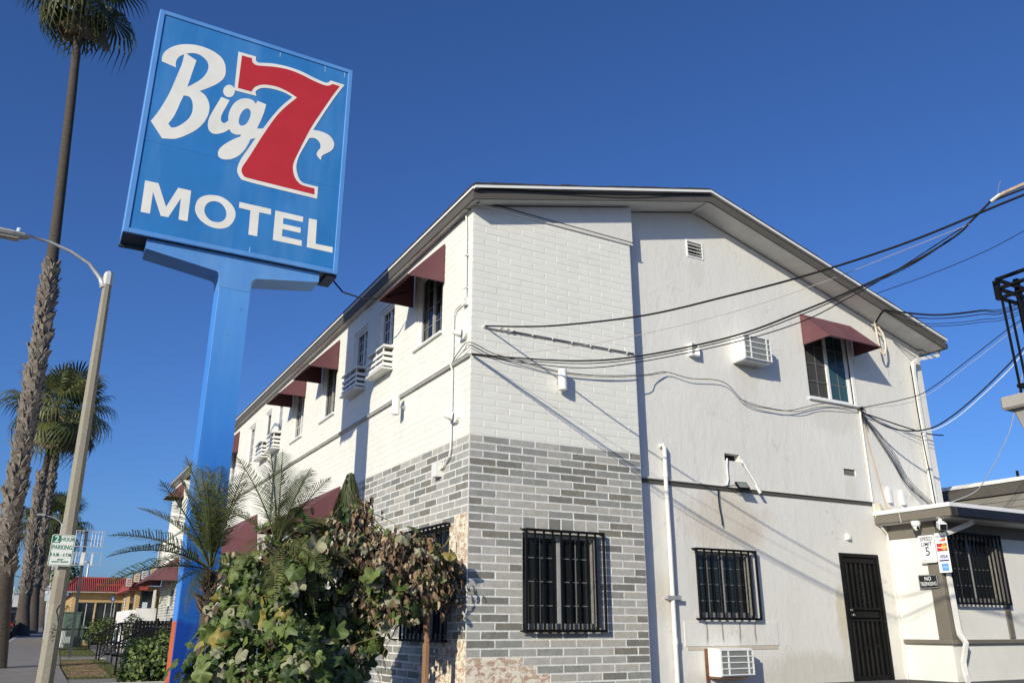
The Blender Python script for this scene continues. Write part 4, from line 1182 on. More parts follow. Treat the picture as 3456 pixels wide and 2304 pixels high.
# clamp cluster
q = MB(); q.lathe([(.035, 0), (.035, -.09), (.02, -.11)], (7.96, .19, 1.36), 'y', 9)
for k in range(8):
    a = k * .8
    q.tube([(7.96, .09, 1.36), (7.96 + .07 * math.cos(a), .08, 1.33 + .06 * math.sin(a)), (7.95 + .05 * math.cos(a + 1), .1, 1.22 - .03 * k)], .004, 4)
tag(q.build('cable_clamp', m_rubber), 'tangled cable clamp below the awning window corner', 'clamp')
cable([(7.95, .10, 1.37), (8.4, -.42, 1.46), (8.68, -.75, 1.59), (9.16, -1.33, 2.1), (9.61, -1.86, 2.59), (9.9, -2.2, 2.9), (11.5, -4.1, 4.9)], .008, 'upper of two cables rising right from the clamp')
cable([(7.95, .10, 1.36), (8.4, -.41, 1.38), (8.67, -.74, 1.51), (9.16, -1.32, 2.01), (9.6, -1.85, 2.49), (9.9, -2.2, 2.82), (11.5, -4.1, 4.75)], .006, 'lower of two cables rising right from the clamp', M('wire_lightgrey', (.30, .31, .33), .6))
cable([(7.96, .10, 1.28), (8.19, -.16, 1.0), (8.41, -.42, .89), (8.65, -.72, .91), (8.89, -1.01, 1.11), (9.18, -1.35, 1.45), (9.48, -1.71, 1.86), (9.65, -1.91, 2.11), (9.95, -2.25, 2.55), (11.3, -3.9, 4.6)], .013, 'thick sagging cable looping right of the clamp')
cable([(7.97, .10, 1.26), (8.2, -.16, .98), (8.43, -.43, .87), (8.68, -.74, .88), (8.92, -1.03, 1.06), (9.2, -1.37, 1.40), (9.5, -1.73, 1.80), (9.67, -1.92, 2.06), (9.97, -2.25, 2.5), (11.3, -3.9, 4.5)], .009, 'pale strand under the thick sagging cable', M('wire_paleblue', (.50, .54, .60), .5))
cable([(7.97, .12, 1.28), (8.3, .11, 1.24), (9.0, .10, 1.15), (9.7, .08, 1.08), (10.05, .0, 1.07)], .012, 'short black cable from the clamp to the downspout')
for k in range(4):
    j = .03 * k
    cable([(7.96, .13, 1.25), (8.25 + j * .5, .13, .93 + j), (8.61 + j, .12, .47 + j * 1.5), (8.90 + j, .11, .06 + j), (9.30 + j * 2, .0, -.30), (9.4 + j * 3, -.1, -.47)], .009 if k < 2 else .006,
          ['front strand of the dark bundle slanting down to the canopy', 'second strand of the dark bundle slanting down to the canopy', 'thin strand of the dark bundle above the canopy', 'rearmost thin strand of the bundle above the canopy'][k], M('wire_grey', (.13, .13, .13), .6) if k else m_rubber)
cable([(9.50, .07, 2.40), (9.50, .07, 1.2), (9.56, .07, .2), (9.58, .07, -.47)], .010, 'black cable strapped beside the downspout')
cable([(8.2, -1.1, -.47), (8.42, -1.4, -.33), (8.75, -1.4, -.13), (9.257, -1.4, .30), (9.615, -1.4, .66), (9.9, -1.4, .99), (10.9, -1.4, 2.5)], .008, 'light grey wire rising from the canopy roof', M('wire_lightgrey', (.30, .31, .33), .6))
cable([(8.12, -.3, -.47), (8.0, -.33, -.475), (7.93, -.35, -.51), (7.935, -.35, -.62), (7.95, -.35, -.72)], .006, 'thin white wire draped over the canopy edge', m_wire_white)
# strands at the right eave
for k, (m_, e_) in enumerate(((3.10, 3.22), (3.08, 3.17), (3.02, 3.14), (2.92, 3.08), (2.87, 3.03))):
    cable([(8.50, -.29, 3.24 - .006 * k), (8.85, -.55, m_ + .06), (9.25, -.86, m_), (9.76, -1.31, m_ + .025), (10.32, -1.82, e_), (12.5, -3.8, e_ + 1.2)], .009 if k < 3 else .006,
          ['topmost strand leaving the right eave', 'second strand from the top leaving the right eave', 'middle strand leaving the right eave', 'second lowest strand leaving the right eave', 'lowest strand leaving the right eave'][k])
cable([(8.2, .1, 3.50), (8.6, -.27, 3.66), (9.19, -.8, 3.90), (9.89, -1.43, 4.24), (10.51, -1.99, 4.63), (12.5, -3.8, 6.0)], .007, 'thin cable climbing right from the eave against the sky')
# weatherhead conduit loop below the right rake
o = thing('cable_conduit_loop', (8.62, .05, 2.45), 'cream conduit loop hanging under the right gable slope', 'conduit')
q = MB(); q.tube([(8.53, .0, 3.10), (8.535, .0, 2.95), (8.55, .0, 2.7), (8.575, .0, 2.53), (8.62, .0, 2.46), (8.68, .0, 2.47), (8.735, .0, 2.58), (8.75, .0, 2.75), (8.72, .0, 2.9), (8.66, .03, 3.02), (8.60, .12, 3.10)], .018, 9)
q.build('loop', M('conduit_cream', (.66, .56, .42), .6, .1, 6), o, smooth=True)
q = MB()
for k in range(3): q.tube([(8.50 + .012 * k, -.28, 3.26), (8.50 + .015 * k, -.16, 3.2), (8.52 + .01 * k, -.02, 3.08)], .009, 6)
q.build('lead_in', m_rubber, o)
q = MB(); q.tube([(8.56, -.03, 2.92), (8.61, -.03, 2.94), (8.63, -.03, 2.89), (8.59, -.03, 2.84), (8.56, -.03, 2.9)], .004, 5); q.tube([(8.62, -.03, 2.44), (8.66, -.02, 2.36), (8.64, -.02, 2.30)], .003, 4); q.build('wire_coil', m_wire_white, o)
# dangling wire below the ledge
cable([(4.375, .15, -.36), (4.372, .15, -.52), (4.38, .15, -.66), (4.40, .15, -.78), (4.41, .15, -.92)], .009, 'short black wire dangling below the ledge')

# ------------------------------------------------------------------ balcony of the neighbouring building
bal = thing('balcony', (4.6, -6.2, -3.9), 'corner of a raised balcony with black railing on a stone ledge', 'balcony')
m_stone = M('stone_ledge', (.36, .34, .30), .9, .15, 5, .6, 24)
bx, by = 3.34, -5.2
q = MB(); q.box(bx - .13, 8, -9.2, by + .13, -.42, -.29); q.build('ledge', m_stone, bal, bevel=.02)
q = MB()
q.hexa([(bx + .0, -9.2, -.72), (8, -9.2, -.72), (8, by - .0, -.72), (bx + .0, by - .0, -.72)], [(bx - .06, -9.2, -.415), (8, -9.2, -.415), (8, by + .06, -.415), (bx - .06, by + .06, -.415)])
q.build('corbel', m_stone, bal, bevel=.01)
q = MB(); q.box(4.9, 8, -9.0, by - 1.2, -3.9, -.70); q.build('wall', m_stone, bal)
ra = MB()
zt, zb = .925, .725
for z in (zt, (zt + zb) / 2, zb):
    ra.box(bx - .02, bx + .02, -9.2, by, z - .013, z + .013); ra.box(bx + .02, 8, by - .02, by + .018, z - .012, z + .012)
ra.box(bx - .018, bx + .018, -9.2, by, -.20, -.175); ra.box(bx + .018, 8, by - .018, by + .016, -.20, -.175)
ra.box(bx - .026, bx + .026, by - .02, by + .028, zb - .0135, zt - .014)
ra.build('rail', m_black, bal)
pb = MB(); pb.box(-.009, .009, -.009, .009, -.5, .5); me = pb.mesh('baluster'); me.materials.append(m_black)
for k in range(24):
    inst('baluster', me, bal, (bx, by - .02 - k * .16, .215), scale=(1, 1, 1.02))
for k in range(1, 22):
    inst('baluster', me, bal, (bx + k * .16, by, .215), scale=(1, 1, 1.02))
pp = MB(); pp.box(bx + .08, bx + .125, by - .16, by - .115, -.29, .9); pp.build('post', m_black, bal)

# ------------------------------------------------------------------ annex behind the office
an = thing('annex_building', (16, 3, -3.2), 'low annex with grey lap siding and white roof edge behind the office', 'building')
q = MB(); q.box(14.0, 24, -.6, 9, -3.2, .20); q.build('wall', M('annex_grey', srgb(128, 124, 116), .7, .08, 3), an)
q = MB(); q.box(13.93, 24.2, -.7, 9.2, .42, .665); q.build('fascia', m_fascia, an)
q = MB(); q.box(13.90, 24.25, -.75, 9.25, .668, .75); q.build('roof_edge', m_trimwhite, an)
sd_ = MB(); sd_.hexa([(-.022, -4.8, -.07), (0, -4.8, -.07), (0, 4.8, -.07), (-.022, 4.8, -.07)], [(-.006, -4.8, .07), (0, -4.8, .07), (0, 4.8, .07), (-.006, 4.8, .07)])
me = sd_.mesh('siding_board'); me.materials.append(MATS['annex_grey'])
for k in range(12): inst('siding_board', me, an, (13.998, 4.2, .34 - k * .142))
q = MB(); q.tube([(14.2, 1.1, .74), (14.2, 1.1, .93)], .03, 8); q.build('roof_pipe', m_black, an)
# ------------------------------------------------------------------ ground
SLOPE = .0165
def gz(y): return -4.0 + SLOPE * (y + 9.56)
def asphalt(name, base, scale=9):
    t = NT(name)
    c = t.ramp(t.noise(scale, 8, .75), [(.3, tuple(x * .75 for x in base)), (.7, tuple(x * 1.2 for x in base))])
    s = t.ramp(t.noise(.7, 4, .6), [(.4, 0.0), (.75, .35)])
    c = t.mix(s, c, tuple(x * 1.7 for x in base))
    t.color(c); t.set(Roughness=.9); t.bump(t.noise(120, 4, .7), .4, .01)
    return t.mat
m_asph = asphalt('asphalt', (.05, .05, .052))
m_drive = asphalt('driveway_asphalt', (.075, .073, .07))
m_conc = M('concrete_walk', (.215, .195, .17), .85, .12, 2.2, .3, 60, dirt=.25, dirtcol=(.16, .145, .13))
m_conc2 = M('concrete_kerb', (.36, .35, .32), .85, .12, 3, .3, 60, dirt=.2)
m_soil = M('planter_soil', (.09, .065, .045), .95, .3, 8, .6, 40)
m_turf = M('turf_soil', (.055, .075, .025), .95, .35, 6, .5, 40)
def BX(y): return .026 * min(37.0, max(0.0, y - 18)) + .0105 * max(0.0, y - 55)      # the street bears slightly right uphill
def strip(name, x0, x1, ys, dz, mat, kind='structure', th=0.0, bend=False):
    b = MB()
    if bend: ys = sorted(set(list(ys) + [18, 55]))
    for y0, y1 in zip(ys[:-1], ys[1:]):
        e0, e1 = (BX(y0), BX(y1)) if bend else (0, 0)
        b.poly([(x0 + e0, y0, gz(y0) + dz), (x1 + e0, y0, gz(y0) + dz), (x1 + e1, y1, gz(y1) + dz), (x0 + e1, y1, gz(y1) + dz)])
        if th:
            for xx in (x0, x1): b.poly([(xx + e0, y0, gz(y0) + dz), (xx + e1, y1, gz(y1) + dz), (xx + e1, y1, gz(y1) + dz - th), (xx + e0, y0, gz(y0) + dz - th)])
    return tag(b.build(name, mat), kind=kind)
gb = MB()
ysg = [-80, 0, 100, 300, 700, 2200]
for i in range(5):
    za, zb_ = [gz(min(y, 300)) - .06 for y in (ysg[i], ysg[i + 1])]
    gb.poly([(-1500, ysg[i], za), (1500, ysg[i], za), (1500, ysg[i + 1], zb_), (-1500, ysg[i + 1], zb_)])
tag(gb.build('ground', asphalt('ground_mix', (.11, .10, .085), 3)), kind='structure')
strip('road', -17, -5.95, [-40, 0, 60, 140, 300], -.03, m_asph, bend=True)
strip('kerb', -5.95, -5.78, [-40, 0, 60, 140], .10, m_conc2, th=.2, bend=True)
sw_ = strip('sidewalk', -5.78, -3.65, [-40, 0, 60, 140], .085, M('joint_dark', (.13, .12, .11), .9, .2, 5), bend=True)
# slabs of the walk, each a piece
sb = MB()
sb.hexa([(-1.06, -.755, -.03), (1.06, -.755, -.03), (1.06, .755, -.03), (-1.06, .755, -.03)], [(-1.055, -.75, .006), (1.055, -.75, .006), (1.055, .75, .006), (-1.055, .75, .006)])
mslab = sb.mesh('slab'); mslab.materials.append(m_conc)
rq = Euler((math.atan(SLOPE), 0, 0)).to_quaternion()
for k in range(62):
    y = -8 + k * 1.52
    inst('slab', mslab, sw_, (-4.715 + BX(y), y, gz(y) + .092), rot=Euler((math.atan(SLOPE), 0, -.026 if 18 < y < 55 else 0)).to_quaternion())
strip('lawn', -3.65, -2.2, [5, 12.0], .06, m_turf)
strip('lawn', -3.65, -2.2, [13.4, 22.2], .06, m_turf)
strip('lawn', -3.65, -2.2, [24.6, 60], .06, m_turf)
strip('path', -3.65, -1.4, [12.0, 13.4], .082, m_conc)
strip('path', -3.65, -1.4, [22.2, 24.6], .082, m_conc)
pv = strip('paver_bed', -3.6, -2.75, [14.3, 21.9], .066, M('paver_sand', (.22, .17, .12), .95, .2, 9))
m_pav = [M('paver_%d' % i, c, .9, .2, 12, .4, 50) for i, c in enumerate((srgb(150, 112, 92), srgb(168, 132, 108), srgb(132, 98, 82)))]
b = MB(); b.box(-.1, .1, -.05, .05, -.02, .012); pm = b.mesh('paver'); pm.materials.append(m_pav[0])
pr_ = random.Random(8)
for i in range(60):
    for j in range(4):
        if pr_.random() < .1: continue
        x = -3.49 + j * .212 + (.1 if i % 2 else 0); y = 14.4 + i * .123
        inst('paver', pm, pv, (x, y, gz(y) + .072 + pr_.uniform(-.004, .006)), m_pav[pr_.randrange(3)])
# motel plot: raised pad, sloping drive, planter
b = MB()
b.poly([(-2.2, -1.6, -3.2), (60, -1.6, -3.2), (60, 45, -3.2), (-2.2, 45, -3.2)])
b.poly([(-2.2, -14, -3.93), (60, -14, -3.93), (60, -1.6, -3.2), (-2.2, -1.6, -3.2)])
b.poly([(-2.2, -1.6, -3.2), (-2.2, 45, -3.2), (-2.2, 45, -4.2), (-2.2, -1.6, -4.2)])
b.poly([(-2.2, -14, -3.93), (-2.2, -1.6, -3.2), (-2.2, -1.6, -4.2), (-2.2, -14, -4.2)])
tag(b.build('driveway', m_drive), kind='structure')
b = MB(); b.box(-3.55, -.02, -1.3, 5.4, -4.1, -3.26); pl = b.build('planter', m_soil); tag(pl, kind='structure')
b = MB(); b.box(-3.62, -3.55, -1.37, 5.47, -4.1, -3.2); b.box(-3.55, -.02, -1.37, -1.3, -4.1, -3.2); b.box(-3.55, -2.2, 5.4, 5.47, -4.1, -3.2)
b.build('planter_edge', m_conc2, pl, bevel=.01)

# grass
def grass(name, areas, dens, h, seed):
    b = MB(); g = random.Random(seed)
    for x0, x1, y0, y1, f in areas:
        for k in range(int((x1 - x0) * (y1 - y0) * dens * f)):
            x, y = g.uniform(x0, x1), g.uniform(y0, y1); z = gz(y) + .055
            a = g.uniform(0, 6.28); hh = h * g.uniform(.5, 1.3); w = .006; l = g.uniform(-.5, .5) * hh
            ca, sa = math.cos(a), math.sin(a)
            b.add([(x - w * ca, y - w * sa, z), (x + w * ca, y + w * sa, z), (x + l * sa, y - l * ca, z + hh)], [(0, 1, 2)], g.randrange(3))
    return tag(b.build(name, [M('grass_a', (.055, .085, .022), .8), M('grass_b', (.085, .11, .03), .8), M('grass_c', (.13, .12, .05), .8)]),
               'short patchy green lawn between walk and motel', 'grass', kind='stuff')
grass('grass', [(-3.62, -2.25, 13.45, 22.15, 1.0), (-3.62, -2.25, 24.65, 34, .8), (-3.6, -2.3, 7, 12, .6), (-5.6, -4.9, 17.6, 18.8, 1.2), (-5.3, -4.5, 51.5, 53, 1)], 900, .06, 4)

# ------------------------------------------------------------------ handrails and fence
m_rail = M('rail_black_paint', (.009, .009, .010), .45, .2, 7, .05, 90, spec=.2)
def handrail(name, y, x_off, label, group='black stair handrails'):
    o = thing(name, (-2.5, y, gz(y)), label, 'handrail', group)
    X = lambda v: v + x_off
    zt = gz(y)
    q = MB()
    q.tube([(X(-2.80), y, zt + .59), (X(-2.84), y, zt + .68), (X(-2.82), y, zt + .80), (X(-2.74), y, zt + .85), (X(-2.50), y, zt + .86), (X(-1.95), y, zt + 1.20), (X(-1.5), y, zt + 1.22)], .024, 8)
    q.tube([(X(-2.80), y, zt + .59), (X(-2.5), y, zt + .57), (X(-2.48), y, zt + .57)], .022, 8)
    q.build('top_rail', m_rail, o, smooth=True)
    for x, h in ((-2.50, .86), (-1.95, 1.20), (-1.5, 1.22)):
        q = MB(); q.box(X(x) - .022, X(x) + .022, y - .022, y + .022, zt - .02, zt + h); q.build('post', m_rail, o)
    q = MB(); q.tube([(X(-2.5), y, zt + .16), (X(-1.95), y, zt + .48), (X(-1.5), y, zt + .5)], .014, 6); q.build('bottom_rail', m_rail, o)
    bb = MB(); bb.box(-.008, .008, -.008, .008, -.34, .34); me = bb.mesh('baluster'); me.materials.append(m_rail)
    for k in range(8):
        x = -2.42 + k * .113
        f = min(1, (x + 2.5) / .55)
        inst('baluster', me, o, (X(x), y, zt + .52 + .33 * f))
    return o
handrail('handrail', 22.55, .02, 'far left stair handrail with balusters by the lawn')
handrail('handrail', 21.6, .04, 'handrail just in front of the far left one')
handrail('handrail', 14.2, -.08, 'stair handrail behind the hedge beside the blue pole')
handrail('handrail', 13.4, .02, 'nearest stair handrail beside the hedge and blue pole')
for yy in (12.0, 22.3):
    for k in range(3):
        q = MB(); q.box(-2.35 + k * .3, -1.2, yy, yy + 1.4 + (yy > 20) * .9, gz(yy) - .1, gz(yy) + .12 + k * .13)
        tag(q.build('step', m_conc2, None, bevel=.01), kind='structure')
def picket_fence(name, x0, x1, y, z0, z1, n, label, tops=False):
    o = thing(name, ((x0 + x1) / 2, y, z0), label, 'fence')
    q = MB(); q.box(x0, x1, y - .02, y + .02, z1 - .04, z1); q.box(x0, x1, y - .018, y + .018, z0 + .08, z0 + .12); q.build('rail', m_rail, o)
    h = (z1 - z0) / 2
    bb = MB(); bb.box(-.009, .009, -.009, .009, -h + .02, h - (.0 if tops else .02)); me = bb.mesh('picket'); me.materials.append(m_rail)
    for k in range(n): inst('picket', me, o, (x0 + (x1 - x0) * (k + .5) / n, y, (z0 + z1) / 2))
    for xx in (x0, x1):
        q = MB(); q.box(xx - .03, xx + .03, y - .03, y + .03, z0, z1 + .06); q.build('post', m_rail, o)
picket_fence('picket_fence', -3.46, -2.3, 30.0, gz(30), -2.45, 22, 'black picket fence in front of the green utility cabinet')
o = thing('dark_gate_panel', (-1.4, 18, -3.2), 'dark slatted gate panel behind the hedge next to the motel', 'gate')
bb = MB(); bb.box(-.045, .045, -.012, .012, -.5, .5); me = bb.mesh('board'); me.materials.append(m_rail)
for k in range(10): inst('board', me, o, (-1.85 + k * .1, 18, -2.72))
q = MB(); q.box(-1.9, -.9, 18.014, 18.04, -2.35, -2.29); q.box(-1.9, -.9, 18.014, 18.04, -3.1, -3.04); q.build('rail', m_rail, o)
for xx in (-.92, -1.3):
    q = MB(); q.lathe([(.04, 0), (.04, .98), (.05, 1.0), (.02, 1.06)], (xx, 17.95, -3.2), 'z', 8); q.build('post', m_rail, o)

# ------------------------------------------------------------------ utility cabinet
m_cab = M('cabinet_green', srgb(80, 97, 84), .5, .08, 3, .05, 40, dirt=.15)
o = thing('utility_cabinet', (-2.93, 33.2, gz(33)), 'green steel utility cabinet with graffiti behind the picket fence', 'cabinet')
q = MB(); q.box(-3.26, -2.6, 33, 33.7, gz(33), -1.82); q.build('body', m_cab, o, bevel=.015)
q = MB(); q.box(-3.29, -2.57, 32.97, 33.73, -1.82, -1.77); q.build('lid', m_cab, o, bevel=.01)
q = MB(); q.box(-2.6, -2.40, 33.05, 33.5, gz(33), -2.3); q.build('side_box', m_cab, o, bevel=.01)
q = MB(); q.box(-3.23, -2.63, 32.985, 33.0, gz(33) + .08, -1.9); q.build('door', m_cab, o, bevel=.006)
q = MB()
q.tube([(-3.1, 32.98, -2.12), (-2.98, 32.98, -2.06), (-2.8, 32.98, -2.0)], .012, 4); q.tube([(-2.98, 32.98, -2.16), (-2.82, 32.98, -2.23)], .012, 4)
q.tube([(-3.12 + .16 * (1 - math.cos(t)), 32.98, -2.5 + .2 * math.sin(t)) for t in [i * .35 for i in range(10)]], .012, 4)
q.build('graffiti', m_ink, o)
o = thing('utility_meter', (-3.18, 32.6, gz(32)), 'pale grey meter box standing beside the green cabinet', 'meter box')
q = MB(); q.box(-3.28, -3.1, 32.5, 32.7, gz(32), -2.55); q.build('case', M('meter_grey', (.55, .55, .52), .5), o, bevel=.02)
q = MB(); q.box(-3.24, -2.78, 32.45, 32.5, -3.05, -2.78); q.build('base_box', M('meter_pale', (.45, .5, .46), .5), o, bevel=.01)

# ------------------------------------------------------------------ street lamp and parking sign
m_lampconc = NT('lamp_concrete'); _t = m_lampconc
_t.color(_t.ramp(_t.noise(70, 5, .8), [(.3, srgb(108, 102, 88)), (.55, srgb(150, 144, 128)), (.75, srgb(176, 170, 152))])); _t.set(Roughness=.85); _t.bump(_t.noise(90, 4, .7), .35, .01); m_lampconc = _t.mat
lamp = thing('street_lamp', (-4.23, 8, gz(8) + .09), 'tall octagonal concrete street lamp with curved arm at the left', 'street lamp')
q = MB(); q.tube([(-4.225, 8, gz(8)), (-4.24, 8, -1.8), (-4.28, 8, 1.2), (-4.322, 8, 4.15)], [.152, .138, .115, .088], 8); q.build('pole', m_lampconc, lamp)
q = MB(); q.tube([(-4.322, 8, 4.15), (-4.325, 8, 4.36), (-4.326, 8, 4.42), (-4.326, 8, 4.46)], [.098, .098, .08, .03], 8); q.build('cap', M('lamp_cap', (.55, .54, .50), .6, .06, 5), lamp)
q = MB(); q.tube([(-4.38, 8, 4.1), (-4.46, 8, 4.27), (-4.71, 8, 4.55), (-5.06, 8, 4.73), (-5.45, 8, 4.85), (-5.9, 8, 4.91)], [.075, .05, .036, .034, .031, .028], 10); q.build('arm', m_galv, lamp, smooth=True)
q = MB()
hd = [(-5.82, .06, .03), (-5.9, .11, .055), (-6.1, .15, .07), (-6.35, .16, .075), (-6.6, .15, .065), (-6.72, .09, .03)]
vs = []; fs = []
for x, wy, hz in hd:
    for k in range(10):
        a = 2 * math.pi * k / 10; vs.append((x, 8 + wy * math.cos(a), 4.87 + .02 * (x + 5.9) * -1 * 0 + (hz if math.sin(a) > 0 else hz * 1.1) * math.sin(a)))
for i in range(len(hd) - 1):
    for k in range(10): fs.append((i * 10 + k, i * 10 + (k + 1) % 10, i * 10 + 10 + (k + 1) % 10, i * 10 + 10 + k))
fs += [tuple(range(10)), tuple(range(59, 49, -1))]
q.add(vs, fs); q.build('lamp_head', M('lamp_head_grey', (.36, .36, .35), .5, .08, 5), lamp, smooth=False)
q = MB(); q.box(-6.5, -6.0, 7.9, 8.1, 4.775, 4.79); q.build('lens', M('lamp_lens', (.42, .40, .34), .3), lamp)
q = MB(); q.lathe([(.045, 0), (.045, .07), (.03, .085)], (-6.02, 8, 4.94), 'z', 12); q.build('photocell', M('photocell_blue', (.45, .6, .7), .3), lamp)
q = MB(); gr = random.Random(21)
z = -2.35
for k in range(9):      # scrawled tag on the shaft
    pts = []
    for t in range(7): pts.append((-4.235 + gr.uniform(-.035, .05), 7.862 + .004 * abs(z), z - .012 * t + gr.uniform(-.02, .02)))
    q.tube(pts, .008, 4); z -= .065
q.tube([(-4.2, 7.867, -2.02), (-4.24, 7.867, -2.12), (-4.2, 7.867, -2.22), (-4.19, 7.867, -2.3)], .008, 4)
q.build('graffiti', m_ink, lamp)
q = MB(); q.tube([(-4.243, 8, -2.0), (-4.252, 8, -1.55)], [.1395, .1365], 8); q.build('paint_patch', M('patch_grey', srgb(138, 130, 115), .8, .06, 6), lamp)

TPk = FRONT(7.80)
pk = thing('parking_sign', (-4.32, 7.8, -1.37), 'white and green two hour parking sign on the street lamp', 'sign')
def shear_T(p):   # the plate hangs tilted with the leaning pole
    return TPk((p[0], p[1], p[2]))
m_pkw = M('parking_white', (.76, .77, .70), .4, .04, 4); m_pkg = M('parking_green', srgb(22, 112, 88), .4, .05, 4)
u0, u1, v0, v1 = -4.508, -4.128, -1.362, -.815
outline_mesh([rounded_rect(u0, u1, v0, v1, .035)], TPk, .004, 'plate').build('plate', m_pkw, pk)
T2 = FRONT(7.80 - .0048)
outline_mesh([rounded_rect(u0 + .010, u1 - .010, v0 + .010, v1 - .010, .03), rounded_rect(u0 + .019, u1 - .019, v0 + .019, v1 - .019, .025)], T2, .0008, 'border').build('border', m_pkg, pk)
q = MB(T2); q.box(u0 + .019, u0 + .145, -.001, -.0002, v1 - .145, v1 - .019); q.build('green_panel', m_pkg, pk)
T3 = FRONT(7.80 - .0064)
text_mb('2', .15, (u0 + .083, v1 - .083), T3, .0006, bold=.003).build('lettering', m_pkw, pk)
for body, sz, u, v, sx in (('HOUR', .098, u0 + .258, v1 - .083, .78), ('PARKING', .105, (u0 + u1) / 2, v1 - .225, .74), ('8 A.M. - 6 P.M.', .085, (u0 + u1) / 2, v1 - .355, .68), ('EXCEPT', .03, (u0 + u1) / 2, v1 - .438, .9), ('SUNDAYS & HOLIDAYS', .03, (u0 + u1) / 2, v1 - .475, .85)):
    text_mb(body, sz, (u, v), T2, .0008, sx=sx, bold=.0022).build('lettering', m_pkg, pk)
q = MB(); q.box(-4.36, -4.2, 7.80, 7.88, -.95, -.93); q.box(-4.36, -4.2, 7.80, 7.88, -1.27, -1.25); q.build('strap', m_galv, pk)

# ------------------------------------------------------------------ far street things
o = thing('route_sign_post', (-3.5, 60, gz(60)), 'white truck route sign on a grey post up the street', 'sign')
q = MB(); q.tube([(-3.47, 60.1, gz(60)), (-3.55, 60.1, -.7), (-3.66, 60.1, 3.5)], [.11, .10, .08], 8); q.build('post', M('post_pale', (.48, .47, .43), .6), o)
q = MB(); q.box(-3.84, -3.4, 60.0, 60.02, -.16, .35); q.build('plate', m_signwhite, o)
q = MB(); q.box(-3.8, -3.42, 60.0, 60.02, -.66, -.19); q.build('plate', M('sign_paleteal', (.55, .66, .66), .5), o)
TQ = FRONT(59.995)
text_mb('TRUCK', .15, (-3.62, .23), TQ, .004, sx=.85, bold=.004).build('lettering', m_ink, o)
text_mb('ROUTE', .15, (-3.62, .08), TQ, .004, sx=.85, bold=.004).build('lettering', m_ink, o)
q = MB(TQ); q.box(-3.62, -3.58, -.004, 0, -.1, -.0); q.box(-3.68, -3.58, -.004, 0, -.12, -.09); q.build('arrow', m_ink, o)
o = thing('traffic_signal', (-3.45, 110, gz(110)), 'red traffic light on a mast beyond the palms', 'traffic light')
q = MB(); q.tube([(-3.3, 110, gz(110)), (-3.4, 110, 3.2)], .16, 8); q.build('mast', m_galv, o)
q = MB(); q.box(-3.76, -3.45, 109.7, 110.0, .3, 1.15); q.build('housing', m_black, o)
t = NT('signal_red_lit'); t.color((.5, .02, .01)); t.p.inputs['Emission Color'].default_value = (1, .06, .02, 1); t.p.inputs['Emission Strength'].default_value = 3.0
disc(-3.6, .98, .10, FRONT(109.69), 0).build('red_lens', t.mat, o)
disc(-3.6, .72, .10, FRONT(109.69), 0).build('amber_lens', M('lens_off', (.05, .04, .02), .4), o)
disc(-3.6, .46, .10, FRONT(109.69), 0).build('green_lens', M('lens_off', (.05, .04, .02), .4), o)
q = MB(); q.box(-3.65, -3.25, 110.1, 110.15, 1.6, 2.0); q.build('back_plate', M('teal_plate', srgb(90, 170, 165), .5), o)
o = thing('street_name_sign', (-6.5, 110, gz(110)), 'green street name sign on a far pole', 'street sign')
q = MB(); q.tube([(-6.45, 110, gz(110)), (-6.55, 110, 2.2)], .06, 6); q.build('pole', m_galv, o)
q = MB(); q.box(-6.6, -5.75, 109.95, 110, 1.45, 1.7); q.build('plate', m_pkg, o)
q = MB(); q.box(-6.5, -6.25, 109.94, 109.949, 1.53, 1.62); q.box(-6.15, -5.85, 109.94, 109.949, 1.53, 1.62); q.build('lettering', m_signwhite, o)
o = thing('roadside_board', (-4.28, 75, gz(75)), 'grey notice board on posts between the far palms', 'sign')
q = MB(); q.box(-4.57, -3.97, 75, 75.05, -.67, -.2); q.build('plate', M('board_grey', (.5, .5, .5), .6), o)
for xx in (-4.5, -4.1):
    q = MB(); q.box(xx, xx + .05, 75.06, 75.1, gz(75), -.3); q.build('post', m_galv, o)
q = MB(); q.box(-4.52, -4.02, 74.99, 74.998, -.36, -.33); q.box(-4.33, -4.2, 74.99, 74.998, -.52, -.44); q.box(-4.5, -4.05, 74.99, 74.998, -.62, -.6); q.build('lettering', M('board_ink', (.12, .06, .05), .6), o)
o = thing('far_street_lamp', (-3.7, 45, gz(45)), 'slender far street lamp behind the concrete lamp', 'street lamp')
q = MB(); q.tube([(-3.65, 45, gz(45)), (-3.75, 45, 3.2)], [.1, .06], 8); q.build('pole', m_galv, o)
q = MB(); q.tube([(-3.75, 45, 3.1), (-3.95, 45, 3.35), (-4.3, 45, 3.52), (-4.7, 45, 3.6)], .03, 6); q.build('arm', m_galv, o)
q = MB(); q.box(-5.1, -4.65, 44.9, 45.1, 3.55, 3.66); q.build('lamp_head', MATS['lamp_head_grey'], o, bevel=.03)
o = thing('lot_lamp', (-1.8, 50, gz(50)), 'thin parking lot lamp behind the tiled roof', 'street lamp')
q = MB(); q.tube([(-1.75, 50, gz(50)), (-1.83, 50, 1.3)], .06, 6); q.tube([(-1.83, 50, 1.3), (-1.87, 50, 1.45), (-1.97, 50, 1.46)], .04, 6); q.build('pole', m_galv, o)
q = MB(); q.box(-2.15, -1.95, 49.9, 50.1, 1.42, 1.5); q.build('lamp_head', m_signwhite, o)
q = MB(); q.tube([(-7.5, 70, 1.9), (-5.5, 85, 2.0), (-2.5, 110, 1.4)], .03, 5)
tag(q.build('span_wire', m_rubber), 'thin wire spanning the far street', 'cable')

